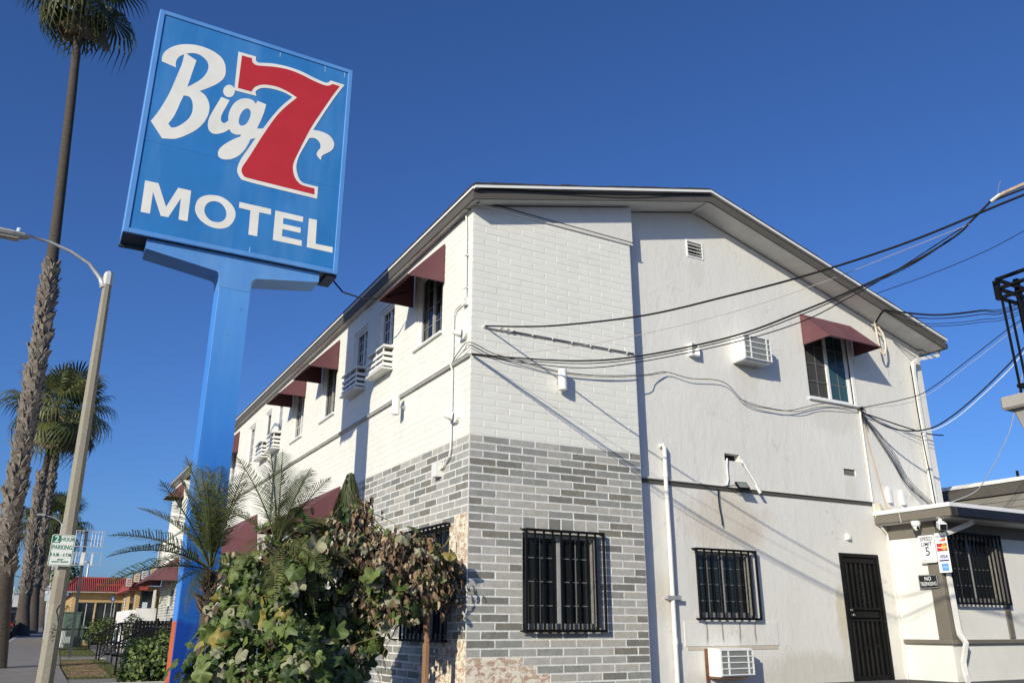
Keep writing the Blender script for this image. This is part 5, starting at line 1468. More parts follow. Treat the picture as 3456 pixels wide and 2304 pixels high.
def car(name, x, y, paint, label, s=1.0):
    o = thing(name, (x, y, gz(y) - .03), label, 'car', 'cars parked along the kerb')
    z = gz(y) - .03
    prof = [(-2.2, .35), (-2.25, .7), (-2.1, .95), (-1.3, 1.02), (-.75, 1.48), (.9, 1.52), (1.55, 1.1), (2.15, .98), (2.25, .6), (2.2, .35)]
    hw = .86; n = len(prof)
    q = MB()
    ins = [0 if h < 1.1 else .14 for _, h in prof]
    q.add([(x - hw + i, y + a, z + h) for (a, h), i in zip(prof, ins)] + [(x + hw - i, y + a, z + h) for (a, h), i in zip(prof, ins)],
          [tuple(range(n)), tuple(range(2 * n - 1, n - 1, -1))] + [(i, (i + 1) % n, n + (i + 1) % n, n + i) for i in range(n)])
    q.build('body', paint, o, bevel=.05, seg=2)
    q = MB()
    q.add([(x - .68, y - 1.24, z + 1.06), (x + .68, y - 1.24, z + 1.06), (x + .62, y - .80, z + 1.44), (x - .62, y - .80, z + 1.44)], [(0, 1, 2, 3)])
    q.v = [(a, b - .03, c + .02) for a, b, c in q.v]
    q.build('rear_window', m_glass, o)
    q = MB()
    for sx in (-1, 1):
        q.add([(x + sx * .80, y - .9, z + 1.08), (x + sx * .80, y + 1.1, z + 1.1), (x + sx * .735, y + .75, z + 1.45), (x + sx * .735, y - .65, z + 1.44)], [(0, 1, 2, 3)])
    q.build('side_window', m_glass, o)
    wt = M('tyre_rubber', (.02, .02, .02), .8)
    for sx in (-1, 1):
        for yy in (-1.35, 1.35):
            q = MB(); q.lathe([(.2, -.1), (.31, -.1), (.33, -.05), (.33, .05), (.31, .1), (.2, .1)], (x + sx * .8, y + yy, z + .33), 'x', 18)
            w = q.build('wheel', wt, o)
            q = MB(); q.lathe([(.19, -.105), (.05, -.085), (.05, .085), (.19, .105)], (x + sx * .8, y + yy, z + .33), 'x', 12); q.build('rim', m_galv, w)
    for sx in (-1, 1):
        q = MB(); q.box(x + sx * .68 - .13, x + sx * .68 + .13, y - 2.27, y - 2.2, z + .72, z + .86); q.build('tail_light', M('tail_red', (.3, .02, .02), .3), o)
    q = MB(); q.box(x - .84, x + .84, y - 2.32, y - 2.2, z + .40, z + .56); q.build('bumper', M('bumper_dark', (.03, .03, .03), .5), o, bevel=.02)
    q = MB(); q.box(x - .16, x + .16, y - 2.335, y - 2.32, z + .44, z + .54); q.build('number_plate', m_signwhite, o)
car('parked_car', -6.10, 49.5, M('paint_black', (.012, .012, .014), .25, .1, 3, spec=.6), 'black car parked between the two nearest palms')
car('parked_car', -5.94, 56.5, M('paint_navy', (.012, .018, .04), .25, .1, 3, spec=.6), 'dark blue car parked behind the black one')
car('parked_car', -5.55, 95, M('paint_grey', (.06, .06, .065), .3, .1, 3, spec=.6), 'small grey car parked far up the street')

# distant street backdrop buildings, each its own thing
def far_block(x0, x1, y, h, d, col, label, sign=None):
    o = thing('far_building', ((x0 + x1) / 2, y, gz(min(y, 300))), label, 'building', 'low far buildings at the end of the street')
    z = gz(min(y, 300))
    q = MB(); q.box(x0, x1, y, y + d, z - .5, z + h); q.build('wall', M('far_' + label[:12].replace(' ', '_'), col, .8, .1, .6), o)
    q = MB(); q.box(x0 - .1, x1 + .1, y - .1, y + d, z + h, z + h + .25); q.build('roof', M('far_roof', (.2, .18, .17), .8), o)
    q = MB(); n = max(2, int((x1 - x0) / 2.5))
    for k in range(n):
        a = x0 + (x1 - x0) * (k + .2) / n; b_ = x0 + (x1 - x0) * (k + .8) / n
        q = MB(); q.box(a, b_, y - .04, y - .005, z + .8, z + min(2.2, h * .7)); q.build('window', m_glass, o)
far_block(-26, -12, 190, 4.2, 10, (.62, .60, .56), 'white shopfront far up the street left')
far_block(-40, -27, 180, 5.0, 12, (.42, .36, .30), 'tan low building far across the street')
far_block(-12, -6.5, 235, 5.0, 12, (.50, .50, .50), 'pale grey building at the end of the street')
far_block(-5.5, 3, 230, 4.2, 10, (.44, .40, .36), 'brown low building at the street end behind palms')
# ------------------------------------------------------------------ restaurant with red tile roof
gr_ = gz(36)
rest = thing('restaurant_building', (-1.5, 37, gr_), 'low yellow restaurant with red tiled roof beyond the motel', 'building')
m_yel = M('restaurant_yellow', (.44, .30, .135), .8, .06, 2, .2, 20)
m_tile = M('roof_tile_red', (.30, .058, .045), .6, .14, 7, .15, 30)
q = MB(FRONT(36.0)); wall_grid(q, -2.95, -.35, gr_ - .2, -.8, [(-2.66, -1.95, gr_ + .25, -1.29), (-1.9, -.68, gr_ + .02, -1.28)], .2); q.poly([(-2.95, 0, gr_ - .2), (-2.95, 9, gr_ - .2), (-2.95, 9, -.8), (-2.95, 0, -.8)])
q.build('wall', m_yel, rest)
q = MB(); q.box(-2.8, -.4, 36.22, 44, gr_, -.9); q.build('room_lining', M('rest_interior', (.03, .03, .032), .8), rest)
def shopwin(u0, u1, v0, v1, n):
    T = FRONT(36.0); b = MB(T); f = .035
    for k in range(n + 1):
        u = u0 + (u1 - u0) * k / n; b.box(u - f / 2, u + f / 2, .08, .13, v0, v1)
    b.box(u0, u1, .08, .13, v1 - f, v1); b.box(u0, u1, .08, .13, v0, v0 + f); b.box(u0, u1, .085, .125, v0 + (v1 - v0) * .33, v0 + (v1 - v0) * .33 + f)
    w = b.build('window', M('alu_frame', (.42, .42, .42), .4), rest)
    for k in range(n):
        a = u0 + (u1 - u0) * k / n; c = u0 + (u1 - u0) * (k + 1) / n
        g = MB(T); g.box(a + f / 2, c - f / 2, .10, .106, v0 + f, v1 - f); g.build('pane', m_glass, w)
shopwin(-2.66, -1.95, gr_ + .25, -1.29, 2); shopwin(-1.9, -.68, gr_ + .02, -1.28, 3)
q = MB(); q.box(-3.35, -.3, 35.55, 35.6, -.86, -.78); q.box(-3.35, -3.3, 35.6, 44, -.86, -.78); q.box(-3.3, -.3, 35.6, 36.0, -.81, -.79)
q.build('fascia', M('rest_fascia', (.55, .50, .42), .7), rest)
# tiled slope: hip at the left; each pan tile row a piece
q = MB()
q.poly([(-3.4, 35.55, -.785), (-.3, 35.55, -.785), (-.3, 36.9, -.18), (-2.85, 36.9, -.18)]); q.poly([(-3.4, 35.55, -.785), (-2.85, 36.9, -.18), (-2.85, 44, -.18), (-3.4, 44, -.785)]); q.poly([(-2.85, 36.9, -.18), (-.3, 36.9, -.18), (-.3, 44, -.18), (-2.85, 44, -.18)])
roof_ = q.build('roof', m_tile, rest)
n = 34
for k in range(n):
    x = -3.33 + 3.0 * k / n
    f = min(1, max(.06, (x + 3.4) / .55))
    y2 = 35.55 + 1.35 * f; z2 = -.785 + .605 * f
    q = MB(); q.tube([(x, 35.50, -.79), (x, y2, z2 + .015)], .033, 6); q.build('tile_row', m_tile, roof_)
q = MB(); q.tube([(-3.42, 35.53, -.78), (-2.85, 36.9, -.15)], .06, 8); q.tube([(-2.85, 36.9, -.15), (-.3, 36.9, -.15)], .055, 8); q.build('ridge_cap', m_tile, roof_)
q = MB(); q.box(-2.05, -.4, 36.05, 36.2, -.52, -.44); q.build('roof_beam', m_tile, roof_)
# street face of the store with sign boxes
q = MB(); q.box(-.78, 3, 30.2, 36, gr_, -.75); q.build('street_wing', m_yel, rest)
q = MB(); q.hexa([(-1.15, 29.9, -.92), (-.4, 29.9, -.92), (-.4, 35.9, -.92), (-1.15, 35.9, -.92)], [(-.9, 29.9, -.55), (-.2, 29.9, -.35), (-.2, 35.9, -.35), (-.9, 35.9, -.55)]); q.build('eave', m_tile, rest)
q = MB(); q.box(-.62, -.05, 30.18, 30.198, -1.7, -.95); q.build('shop_window', m_glass, rest)
q = MB(); q.box(-.5, -.3, 30.165, 30.178, -1.66, -1.4); q.build('poster', M('poster_pale', (.5, .6, .62), .6, .2, 20), rest)
q = MB(); q.box(-.13, -.03, 29.98, 30.1, gr_, -.9); q.build('pillar', M('parapet_white', (.72, .71, .68), .7, .06, 3), rest)
q = MB(); q.box(-.78, .0, 29.38, 29.48, gr_, -1.66); q.build('parapet', M('parapet_white', (.72, .71, .68), .7, .06, 3), rest)
q = MB(); q.box(-1.0, -.781, 29.5, 35.6, gr_, -1.72); q.build('parapet', M('parapet_white', (.72, .71, .68), .7, .06, 3), rest)
q = MB()
q.box(-.80, -.779, 34.3, 35.3, -1.7, -1.1); q.box(-.80, -.779, 30.8, 32.4, -1.7, -.98); q.build('shop_window', m_glass, rest)
q = MB(); q.box(-.815, -.801, 34.4, 34.9, -1.68, -1.12); q.build('banner', m_signwhite, rest)
q = MB()
for k in range(4): q.box(-.822, -.816, 34.47, 34.83, -1.62 + k * .13, -1.56 + k * .13)
q.build('banner_lettering', m_pkg, rest)
cols = [(.52, .40, .34), (.60, .50, .38), (.50, .54, .52), (.62, .50, .32)]
lab = ['farthest lit sign box over the store with red panels', 'tan sign box second from the far end over the store', 'grey sign box second from the motel over the store', 'brown framed sign box nearest the motel over the store']
for k, (x, z) in enumerate(((-1.18, -.62), (-.90, -.44), (-.62, -.32), (-.29, -.2))):
    o = thing('sign_box', (x, 30, z - .2), lab[k], 'sign', 'sign boxes over the store')
    q = MB(); q.box(x - .13, x + .13, 29.7, 29.95, z - .19, z + .19); q.build('case', M('signbox_brown', (.10, .05, .045), .6), o)
    q = MB(); q.box(x - .115, x + .115, 29.685, 29.699, z - .17, z + .17); q.build('panel', M('signbox_panel%d' % k, cols[k], .5, .12, 12), o)
    q = MB()
    for j in range(3): q.box(x - .07, x + .07, 29.675, 29.684, z - .1 + j * .08, z - .07 + j * .08)
    q.build('print', M('signbox_ink', (.25, .12, .10), .6), o)
o = thing('disabled_parking_sign', (-1.26, 35.5, gr_), 'small blue parking sign in front of the restaurant', 'sign')
q = MB(); q.box(-1.275, -1.25, 35.42, 35.445, gr_, -1.05); q.build('post', m_galv, o)
q = MB(); q.box(-1.335, -1.19, 35.40, 35.418, -1.26, -1.03); q.build('plate', M('sign_blue_small', srgb(36, 84, 150), .45), o)
q = MB(); q.lathe([(.02, 0), (.02, -.004)], (-1.26, 35.4, -1.1), 'y', 8); q.box(-1.28, -1.24, 35.393, 35.399, -1.2, -1.13); q.build('symbol', m_signwhite, o)
# empty pylon frame
o = thing('pylon_sign_frame', (-3.26, 24, gz(24)), 'empty two panel pylon sign frame with dark post', 'sign frame')
q = MB(); q.tube([(-3.2, 24, gz(24)), (-3.3, 24, .84)], .07, 4); q.build('post', M('pylon_dark', (.045, .048, .055), .6, .15, 4), o)
q = MB(); r = .022
for (a, b_, c, d) in ((-3.68, -2.735, .275, .825), (-3.6, -2.725, -.355, .08)):
    q.tube([(a, 23.9, c), (a, 23.9, d), (b_, 23.9, d), (b_, 23.9, c), (a, 23.9, c)], r, 4)
q.build('frame', M('pylon_frame', (.36, .36, .37), .5, .15, 5), o)
q = MB()
for k in range(9): q.tube([(-3.62 + k * .103, 24.02, .28), (-3.62 + k * .103, 24.02, .82)], .012, 4)
for k in (0, 1, 3, 4): q.tube([(-3.52 + k * .09, 24.02, -.35), (-3.52 + k * .09, 24.02, .08)], .013, 4)
q.build('tube_lamp', M('tube_white', (.75, .76, .78), .4), o)
q = MB(); q.box(-3.36, -3.24, 23.88, 24.05, -.35, .07); q.box(-3.03, -2.98, 23.9, 24.05, -.35, .07); q.build('filler_panel', M('panel_pale', (.70, .68, .62), .5), o)
q = MB(); q.tube([(-3.65, 24.03, .5), (-2.75, 24.03, .5)], .012, 4); q.tube([(-3.3, 24.03, .56), (-2.76, 24.03, .3)], .010, 4); q.tube([(-3.6, 24.03, -.1), (-3.3, 24.03, -.1)], .012, 4); q.build('cross_bar', MATS['pylon_dark'], o)
# ------------------------------------------------------------------ vegetation
def leaf_mat(name, col, rough=.5, var=.35, scale=9.0, trans=.25):
    t = NT(name)
    oi = t.n.new('ShaderNodeObjectInfo')
    c = t.ramp(t.noise(scale, 4, .6), [(.28, tuple(x * (1 - var) for x in col)), (.72, tuple(min(1, x * (1 + var)) for x in col))])
    c = t.mix(t.math('MULTIPLY', oi.outputs['Random'], .35), c, tuple(x * .55 for x in col))
    t.color(c); t.set(Roughness=rough); t.p.inputs['Specular IOR Level'].default_value = .35
    tr = t.n.new('ShaderNodeBsdfTranslucent'); t.l.new(c, tr.inputs[0])
    mx = t.n.new('ShaderNodeMixShader'); mx.inputs[0].default_value = trans
    out = t.n['Material Output']
    t.l.new(t.p.outputs[0], mx.inputs[1]); t.l.new(tr.outputs[0], mx.inputs[2]); t.l.new(mx.outputs[0], out.inputs[0])
    return t.mat
m_lg = leaf_mat('leaf_green', (.10, .145, .034))
m_lg2 = leaf_mat('leaf_bright', (.175, .225, .062))
m_ldk = leaf_mat('leaf_deep', (.045, .080, .022))
m_lpale = leaf_mat('leaf_mildew', (.34, .33, .20))
m_lyel = leaf_mat('leaf_yellow', (.34, .28, .07))
m_ldry = leaf_mat('leaf_dry', (.25, .165, .095), .8, .4, 14, .15)
m_ldry2 = leaf_mat('leaf_dry_dark', (.085, .055, .035), .85, .4, 14, .1)
m_ltan = leaf_mat('leaf_tan', (.42, .32, .20), .8, .3, 14, .15)
m_pf = leaf_mat('palm_green', (.066, .088, .028), .45, .3, 5)
m_pf2 = leaf_mat('palm_olive', (.15, .16, .055), .45, .3, 5)
m_pdead = leaf_mat('palm_dead', (.30, .22, .13), .8, .35, 8, .1)
m_stem = M('vine_stem', (.16, .15, .06), .7, .25, 10)
m_wood = M('stake_wood', (.30, .165, .085), .75, .2, 4, .2, 40, stretch=(12, 12, .8))
def bark_mat(name, a, b, ring=9.0):
    t = NT(name)
    n1 = t.noise(ring, 5, .7, (1, 1, 3.2)); n2 = t.noise(22, 5, .7, off=(3, 1, 4))
    t.color(t.mix(.4, t.ramp(n1, [(.3, a), (.7, b)]), t.ramp(n2, [(.3, a), (.7, b)]))); t.set(Roughness=.9); t.bump(n1, .7, .03)
    return t.mat
m_bark = bark_mat('palm_bark', srgb(46, 40, 34), srgb(96, 86, 75))
m_boot = bark_mat('palm_boot', srgb(52, 47, 42), srgb(165, 153, 139), 5)

def squash_leaf(seed, curl=.25, lobes=5, rip=.06, elong=1.0, fold=0.0):
    g = random.Random(seed); n = 25
    vs = [(0, 0, 0)]; fs = []
    ph = g.uniform(0, 6.28)
    jag = [g.uniform(-.07, .07) for _ in range(n)]
    for ring, rr in ((1, .5), (2, 1.0)):
        for k in range(n):
            a = 2 * math.pi * k / n
            lob = 1 + .15 * math.cos(lobes * (a - math.pi)) + jag[k]
            notch = 1 - .8 * math.exp(-((min(a, 2 * math.pi - a)) / .3) ** 2)
            r = rr * (lob if ring == 2 else 1) * (notch if ring == 2 else .5 + .5 * notch)
            x, y = -r * math.cos(a) * elong, r * math.sin(a)
            z = -curl * (x * x * .6 + y * y) + fold * abs(y) + rip * math.sin(4 * a + ph) * rr * rr + .12 * math.cos(lobes * (a - math.pi)) * rr + g.uniform(-.05, .05) * rr
            vs.append((x, y, z))
    for k in range(n):
        k2 = (k + 1) % n
        fs.append((0, 1 + k, 1 + k2)); fs.append((1 + k, 1 + n + k, 1 + n + k2, 1 + k2))
    b = MB(); b.add(vs, fs)
    return b
def dry_leaf(seed):
    g = random.Random(seed); n = 7; vs = []; fs = []
    tw = g.uniform(-1.2, 1.2)
    for i in range(n):
        t = i / (n - 1); w = .34 * math.sin(math.pi * (t * .92 + .06)) ** .8
        a = tw * t; fold = .55 + .3 * math.sin(3 * t + seed)
        cx = t * 1.25; cz = -.35 * t * t + .05 * math.sin(6 * t)
        for s in (-1, -.5, 0, .5, 1):
            y = s * w; z = cz + abs(s) * w * fold + g.uniform(-.11, .11)
            vs.append((cx + g.uniform(-.03, .03), y * math.cos(a) - (z - cz) * math.sin(a), cz + y * math.sin(a) + (z - cz) * math.cos(a)))
    for i in range(n - 1):
        for j in range(4): fs.append((i * 5 + j, i * 5 + j + 1, i * 5 + 6 + j, i * 5 + 5 + j))
    b = MB(); b.add(vs, fs)
    return b
def frame_quat(d, up):
    d = Vector(d).normalized(); up = Vector(up)
    y = up.cross(d)
    if y.length < 1e-4: y = Vector((0, 1, 0))
    y.normalize(); z = d.cross(y)
    return Matrix((d, y, z)).transposed().to_quaternion()

# --- big vine over the planter
vine = thing('squash_vine', (-1.9, .2, -3.26), 'large tangled vine with broad green and dried brown leaves at the motel corner', 'vine')
LV = [squash_leaf(s, c, 5, r_, e_, f_) for s, c, r_, e_, f_ in ((1, .2, .06, 1, 0), (2, .55, .12, 1, .2), (3, -.1, .1, 1.1, .5), (4, .9, .15, 1, 0), (5, .3, .1, .9, .8), (6, .1, .2, 1, -.4), (7, 1.1, .1, 1.2, .3))]
LVm = []
for b in LV:
    me = b.mesh('leaf'); me.materials.append(m_lg); me.polygons.foreach_set('use_smooth', [True] * len(me.polygons)); LVm.append(me)
DV = [dry_leaf(s) for s in (1, 2, 3)]
DVm = []
for b in DV:
    me = b.mesh('leaf'); me.materials.append(m_ldry); DVm.append(me)
blobs = [  # cx, cy, cz, rx, ry, rz, weight, dry share
    (-2.80, -.20, -2.90, .36, .45, .42, 1.2, .06), (-2.32, -.40, -2.85, .42, .40, .42, 1.4, .08), (-1.85, -.10, -2.95, .42, .40, .36, .8, .12),
    (-2.66, .35, -2.42, .24, .35, .42, .8, .14), (-2.62, .45, -1.95, .22, .3, .28, .5, .25), (-2.20, .20, -2.20, .36, .38, .40, .8, .14), (-2.0, .40, -1.62, .42, .40, .36, .9, .2),
    (-1.55, .75, -2.10, .55, .35, .60, 1.6, .3), (-1.45, .45, -2.75, .45, .35, .40, 1.0, .3), (-1.1, .5, -2.0, .35, .25, .40, .9, .8),
    (-1.35, .40, -1.42, .46, .36, .30, 1.3, .9), (-.90, .15, -1.64, .40, .34, .28, 1.7, .94), (-.50, .12, -1.80, .30, .24, .32, 1.6, .94), (-.60, -.13, -1.82, .17, .07, .28, .8, .9),
    (-1.00, .10, -2.12, .30, .28, .36, .6, .7), (-.26, .10, -1.84, .14, .12, .26, .5, .92), (-1.25, .60, -1.10, .24, .24, .18, .5, .95)]
vr = random.Random(17)
clusters = []
for k in range(340):
    w = vr.random() * sum(b[6] for b in blobs)
    for b in blobs:
        w -= b[6]
        if w <= 0: break
    while True:
        v = Vector((vr.gauss(0, 1), vr.gauss(0, 1), vr.gauss(0, 1))).normalized()
        if v.y < .4: break
    rad = vr.uniform(.75, 1.05)
    clusters.append((Vector((b[0] + v.x * b[3] * rad, b[1] + v.y * b[4] * rad, b[2] + v.z * b[5] * rad)), v, b))
leaves = []
for k in range(7600):
    if vr.random() < .72:
        c, v, b = clusters[vr.randrange(len(clusters))]
        p = c + Vector((vr.gauss(0, .085), vr.gauss(0, .07), vr.gauss(0, .085))); rad = 1.0
    else:
        b = blobs[vr.randrange(len(blobs))]
        v = Vector((vr.gauss(0, 1), vr.gauss(0, 1), vr.gauss(0, 1))).normalized(); rad = vr.uniform(.1, .8)
        p = Vector((b[0] + v.x * b[3] * rad, b[1] + v.y * b[4] * rad, b[2] + v.z * b[5] * rad))
    if p.z < -3.24: continue
    leaves.append((p, v, vr.random() < b[7], rad, vr.random()))
cam_p = Vector(cam.location)
leaves.sort(key=lambda q: (q[0] - cam_p).length - .6 * q[3])
vstuff = {}
mats_g = [m_lg, m_lg2, m_ldk, m_lpale, m_lyel]; mats_d = [m_ldry, m_ldry2, m_ltan, m_lpale]
for i, (p, v, dry, rad, rn) in enumerate(leaves):
    if dry:
        kind = vr.randrange(3); size = vr.uniform(.03, .095)
        d = Vector((v.x * .4 + vr.uniform(-.5, .5), v.y * .4 - .1 + vr.uniform(-.4, .4), -1 + vr.uniform(-.2, .7)))
        q = frame_quat(d, v + Vector((vr.uniform(-.6, .6), -.4, vr.uniform(-.4, .4))))
        mat = mats_d[0 if rn < .42 else 1 if rn < .72 else 2 if rn < .94 else 3]
        me, src = DVm[kind], DV[kind]
        if rn > .94: me, src, size = LVm[3], LV[3], size * 1.0
    else:
        kind = vr.randrange(len(LV)); size = vr.uniform(.025, .055) if rn * 7 % 1 < .5 else vr.uniform(.055, .112)
        nrm = (Vector((v.x, v.y - .2, v.z * .7 + .3)) + Vector((vr.uniform(-.8, .8), vr.uniform(-.8, .5), vr.uniform(-.5, .6)))).normalized()
        d = nrm.cross(Vector((vr.uniform(-1, 1), vr.uniform(-1, 1), .3))).normalized() + Vector((0, 0, -.45))
        q = frame_quat(d, nrm)
        mat = mats_g[0 if rn < .36 else 1 if rn < .66 else 2 if rn < .82 else 3 if rn < .975 else 4]
        me, src = LVm[kind], LV[kind]
    if i < 300:
        inst('leaf', me, vine, p, mat, rot=q, scale=size)
    else:
        key = mat.name
        mb = vstuff.setdefault(key, (MB(), mat))[0]
        mb.add([p + q @ (Vector(c) * size) for c in src.v], src.f)
for key, (mb, mat) in vstuff.items():
    o = mb.build('leaf_mass', mat, vine, smooth=True); o['kind'] = 'stuff'
sm_ = MB()
for k in range(110):
    b = blobs[vr.randrange(len(blobs))]
    p = Vector((b[0] + vr.uniform(-1, 1) * b[3], b[1] + vr.uniform(-1, .6) * b[4], b[2] + vr.uniform(-1, 1) * b[5])); pts = [p]
    d = Vector((vr.uniform(-1, 1), vr.uniform(-.5, .5), vr.uniform(-1, .4)))
    for j in range(5):
        d = (d + Vector((vr.uniform(-.5, .5), vr.uniform(-.5, .5), vr.uniform(-.6, .35)))).normalized(); p = p + d * .12; pts.append(p)
    if all(q.z > -3.25 and q.x < -.12 and q.y > q.x * -.5 - .75 and q.y > q.x * .5 for q in pts): sm_.tube(pts, [.007, .007, .006, .005, .004, .002], 5)
sm_.tube([(-1.15, .35, -1.1), (-.95, .2, -1.35), (-.7, .12, -1.55), (-.45, .12, -1.62), (-.2, .2, -1.4), (-.12, .25, -1.3)], .010, 6)
tag(sm_.build('vine_stems', m_stem, vine), kind='stuff')
tk = MB()
for (x, y) in ((-2.6, .1), (-2.0, .0), (-1.4, .25)):
    tk.tube([(x, y, -3.27), (x + .06, y + .05, -2.7), (x - .02, y + .12, -2.1), (x + .1, y + .2, -1.7)], [.03, .025, .02, .012], 7)
tk.build('trunk', m_bark, vine)
q = MB(); q.box(-.535, -.485, -.03, .06, -3.27, -1.36)
stake = tag(q.build('wooden_stake', m_wood, None, bevel=.003), 'reddish wooden stake standing in the dry vine', 'stake')
q = MB(); q.tube([(-.545, -.04, -1.55), (-.475, -.04, -1.51), (-.475, .07, -1.53), (-.545, .07, -1.56), (-.545, -.04, -1.59), (-.475, -.04, -1.63)], .006, 5); q.build('yellow_tie', M('tie_yellow', (.6, .42, .06), .6), stake)

# --- feather palms
def pinnate(seed, length=1.5, n=34, droop=.55, lw=.0075, ll=.40, twist=.0):
    g = random.Random(seed); b = MB()
    def pt(t): return Vector((length * (t - .12 * t * t * droop), 0, -droop * length * .42 * t * t))
    pts = [pt(i / 10) for i in range(11)]
    b.tube(pts, [.013 * (1 - .8 * i / 10) + .002 for i in range(11)], 4)
    for k in range(n):
        t = .14 + .86 * k / (n - 1)
        p = pt(t); dr = (pt(min(1, t + .02)) - pt(t - .02)).normalized()
        L_ = ll * (math.sin(math.pi * min(1, (t * .9 + .13))) ** .6) * g.uniform(.85, 1.1)
        for s in (-1, 1):
            up = .35 + g.uniform(-.15, .15)
            d1 = (dr * .62 + Vector((0, s, 0)) * .75 + Vector((0, 0, up))).normalized()
            d2 = (d1 + Vector((0, 0, -.7 - .4 * droop))).normalized()
            m1 = p + d1 * L_ * .5; e = m1 + d2 * L_ * .5
            w = dr * lw
            b.add([p - w, p + w, m1 + w * .9, m1 - w * .9, e], [(0, 1, 2, 3), (3, 2, 4)])
    return b
PV = []
for s, ln, dr in ((1, 1.5, .5), (2, 1.45, 1.0), (3, 1.35, .2), (4, 1.5, 1.5)):
    me = pinnate(s, ln, 38, dr).mesh('frond'); me.materials.append(m_pf); PV.append(me)
def feather_palm(name, base, zc, fronds, label, seed):
    o = thing(name, base, label, 'palm', 'small feather palms in the planter')
    g = random.Random(seed); c = Vector((base[0], base[1], zc))
    q = MB(); q.tube([(base[0], base[1], base[2] - .02), (base[0] + .02, base[1], (base[2] + zc) / 2), (c.x, c.y, zc)], [.10, .085, .075], 9); q.build('trunk', m_bark, o)
    q = MB()
    for k in range(60):
        a = g.uniform(0, 6.28); z = zc - g.uniform(.02, .55); r = .08
        p = Vector((c.x + r * math.cos(a), c.y + r * math.sin(a), z)); d = Vector((math.cos(a), math.sin(a), g.uniform(.4, 1.4))).normalized()
        q.tube([p, p + d * .10, p + d * .17], [.014, .009, .002], 4)
    q.build('leaf_bases', m_ldry, o)
    for az, el, sc, kind in fronds:
        a = math.radians(az); e = math.radians(el)
        d = Vector((math.cos(e) * math.cos(a), math.cos(e) * math.sin(a), math.sin(e)))
        up = Vector((-math.sin(e) * math.cos(a), -math.sin(e) * math.sin(a), math.cos(e))) + Vector((g.uniform(-.3, .3), g.uniform(-.3, .3), 0))
        inst('frond', PV[kind], o, c + d * .04, m_pf2 if g.random() < .6 else m_pf, rot=frame_quat(d, up), scale=sc)
    return o
g1 = random.Random(31)
# azimuth measured from +X, anticlockwise (so -90 points at the street corner camera)
fa_ = [(205, 28, .95, 1), (192, 12, .92, 1), (180, 40, .9, 1), (120, 84, 1.02, 2), (260, 84, .98, 2), (215, 78, 1.0, 0), (280, 68, .85, 0), (160, 62, .85, 1), (150, 70, .95, 2), (230, 72, .98, 2), (100, 80, 1.0, 2), (300, 76, .95, 2), (200, 62, .9, 0), (250, 58, .85, 0), 
       (280, 30, .55, 3), (240, 5, .5, 3), (220, -15, .45, 3), (300, 0, .5, 3), (180, -5, .5, 3), (130, 30, .7, 1)]
feather_palm('feather_palm', (-2.74, 1.75, -3.27), -1.72, fa_, 'feather palm with drooping fronds in front of the blue pole', 3)
fb_ = [(120, 82, 1.0, 2), (250, 78, .95, 2), (40, 70, .95, 0), (200, 68, .9, 0), (310, 60, .8, 0), (0, 45, .8, 1), (170, 50, .75, 1), (270, 40, .7, 1), (330, 20, .75, 3), (290, 10, .75, 3), (230, 15, .7, 3), (255, -10, .7, 3), (310, -15, .7, 3), (60, 35, .7, 1), (280, 62, .8, 0), (20, 20, .6, 3)]
feather_palm('feather_palm', (-2.28, .35, -3.27), -1.52, [(a, e, s * .86, k) for a, e, s, k in fb_], 'feather palm rising from the middle of the vine', 5)
# tied up palm crown at the top of the vine
o = thing('tied_palm', (-1.24, 1.0, -3.27), 'palm crown tied into a green cone above the dry vine', 'palm')
q = MB(); q.tube([(-1.24, 1.0, -3.28), (-1.24, 1.0, -1.1)], [.1, .08], 8); q.build('trunk', m_bark, o)
q = MB(); tg = random.Random(4)
for k in range(420):
    a = tg.uniform(0, 6.28); z0 = tg.uniform(-1.12, -.62); r0 = .03 + (-.50 - z0) * .26
    hh = tg.uniform(.22, .42)
    pts = []
    for j in range(5):
        t = j / 4; z = z0 + hh * .45 - hh * t; rr = (.025 + max(0, -.50 - z) * .27) * (1 + .25 * t) + .03 * tg.random(); aa = a + .5 * t
        pts.append(Vector((-1.24 + rr * math.cos(aa), 1.0 + rr * math.sin(aa), min(z, -.49 + .02 * tg.random()))))
    w = .009
    vs = []
    for j, p in enumerate(pts):
        s = Vector((-math.sin(a), math.cos(a), 0)) * w * (1 - j * .2); vs += [p - s, p + s]
    q.add(vs, [(2 * j, 2 * j + 1, 2 * j + 3, 2 * j + 2) for j in range(4)])
q.lathe([(.03, -.68), (.035, -.60), (.035, -.54), (.025, -.515), (.008, -.50)], (-1.24, 1.0, 0), 'z', 10)
tag(q.build('bound_leaves', leaf_mat('tied_leaf', (.085, .105, .035), .55)), kind='stuff').parent = None
bound = bpy.data.objects[-1] if False else [x for x in bpy.data.objects if x.name == 'bound_leaves'][0]
wl_ = bound.location.copy(); bound.parent = o; bound.location = wl_ - o.location

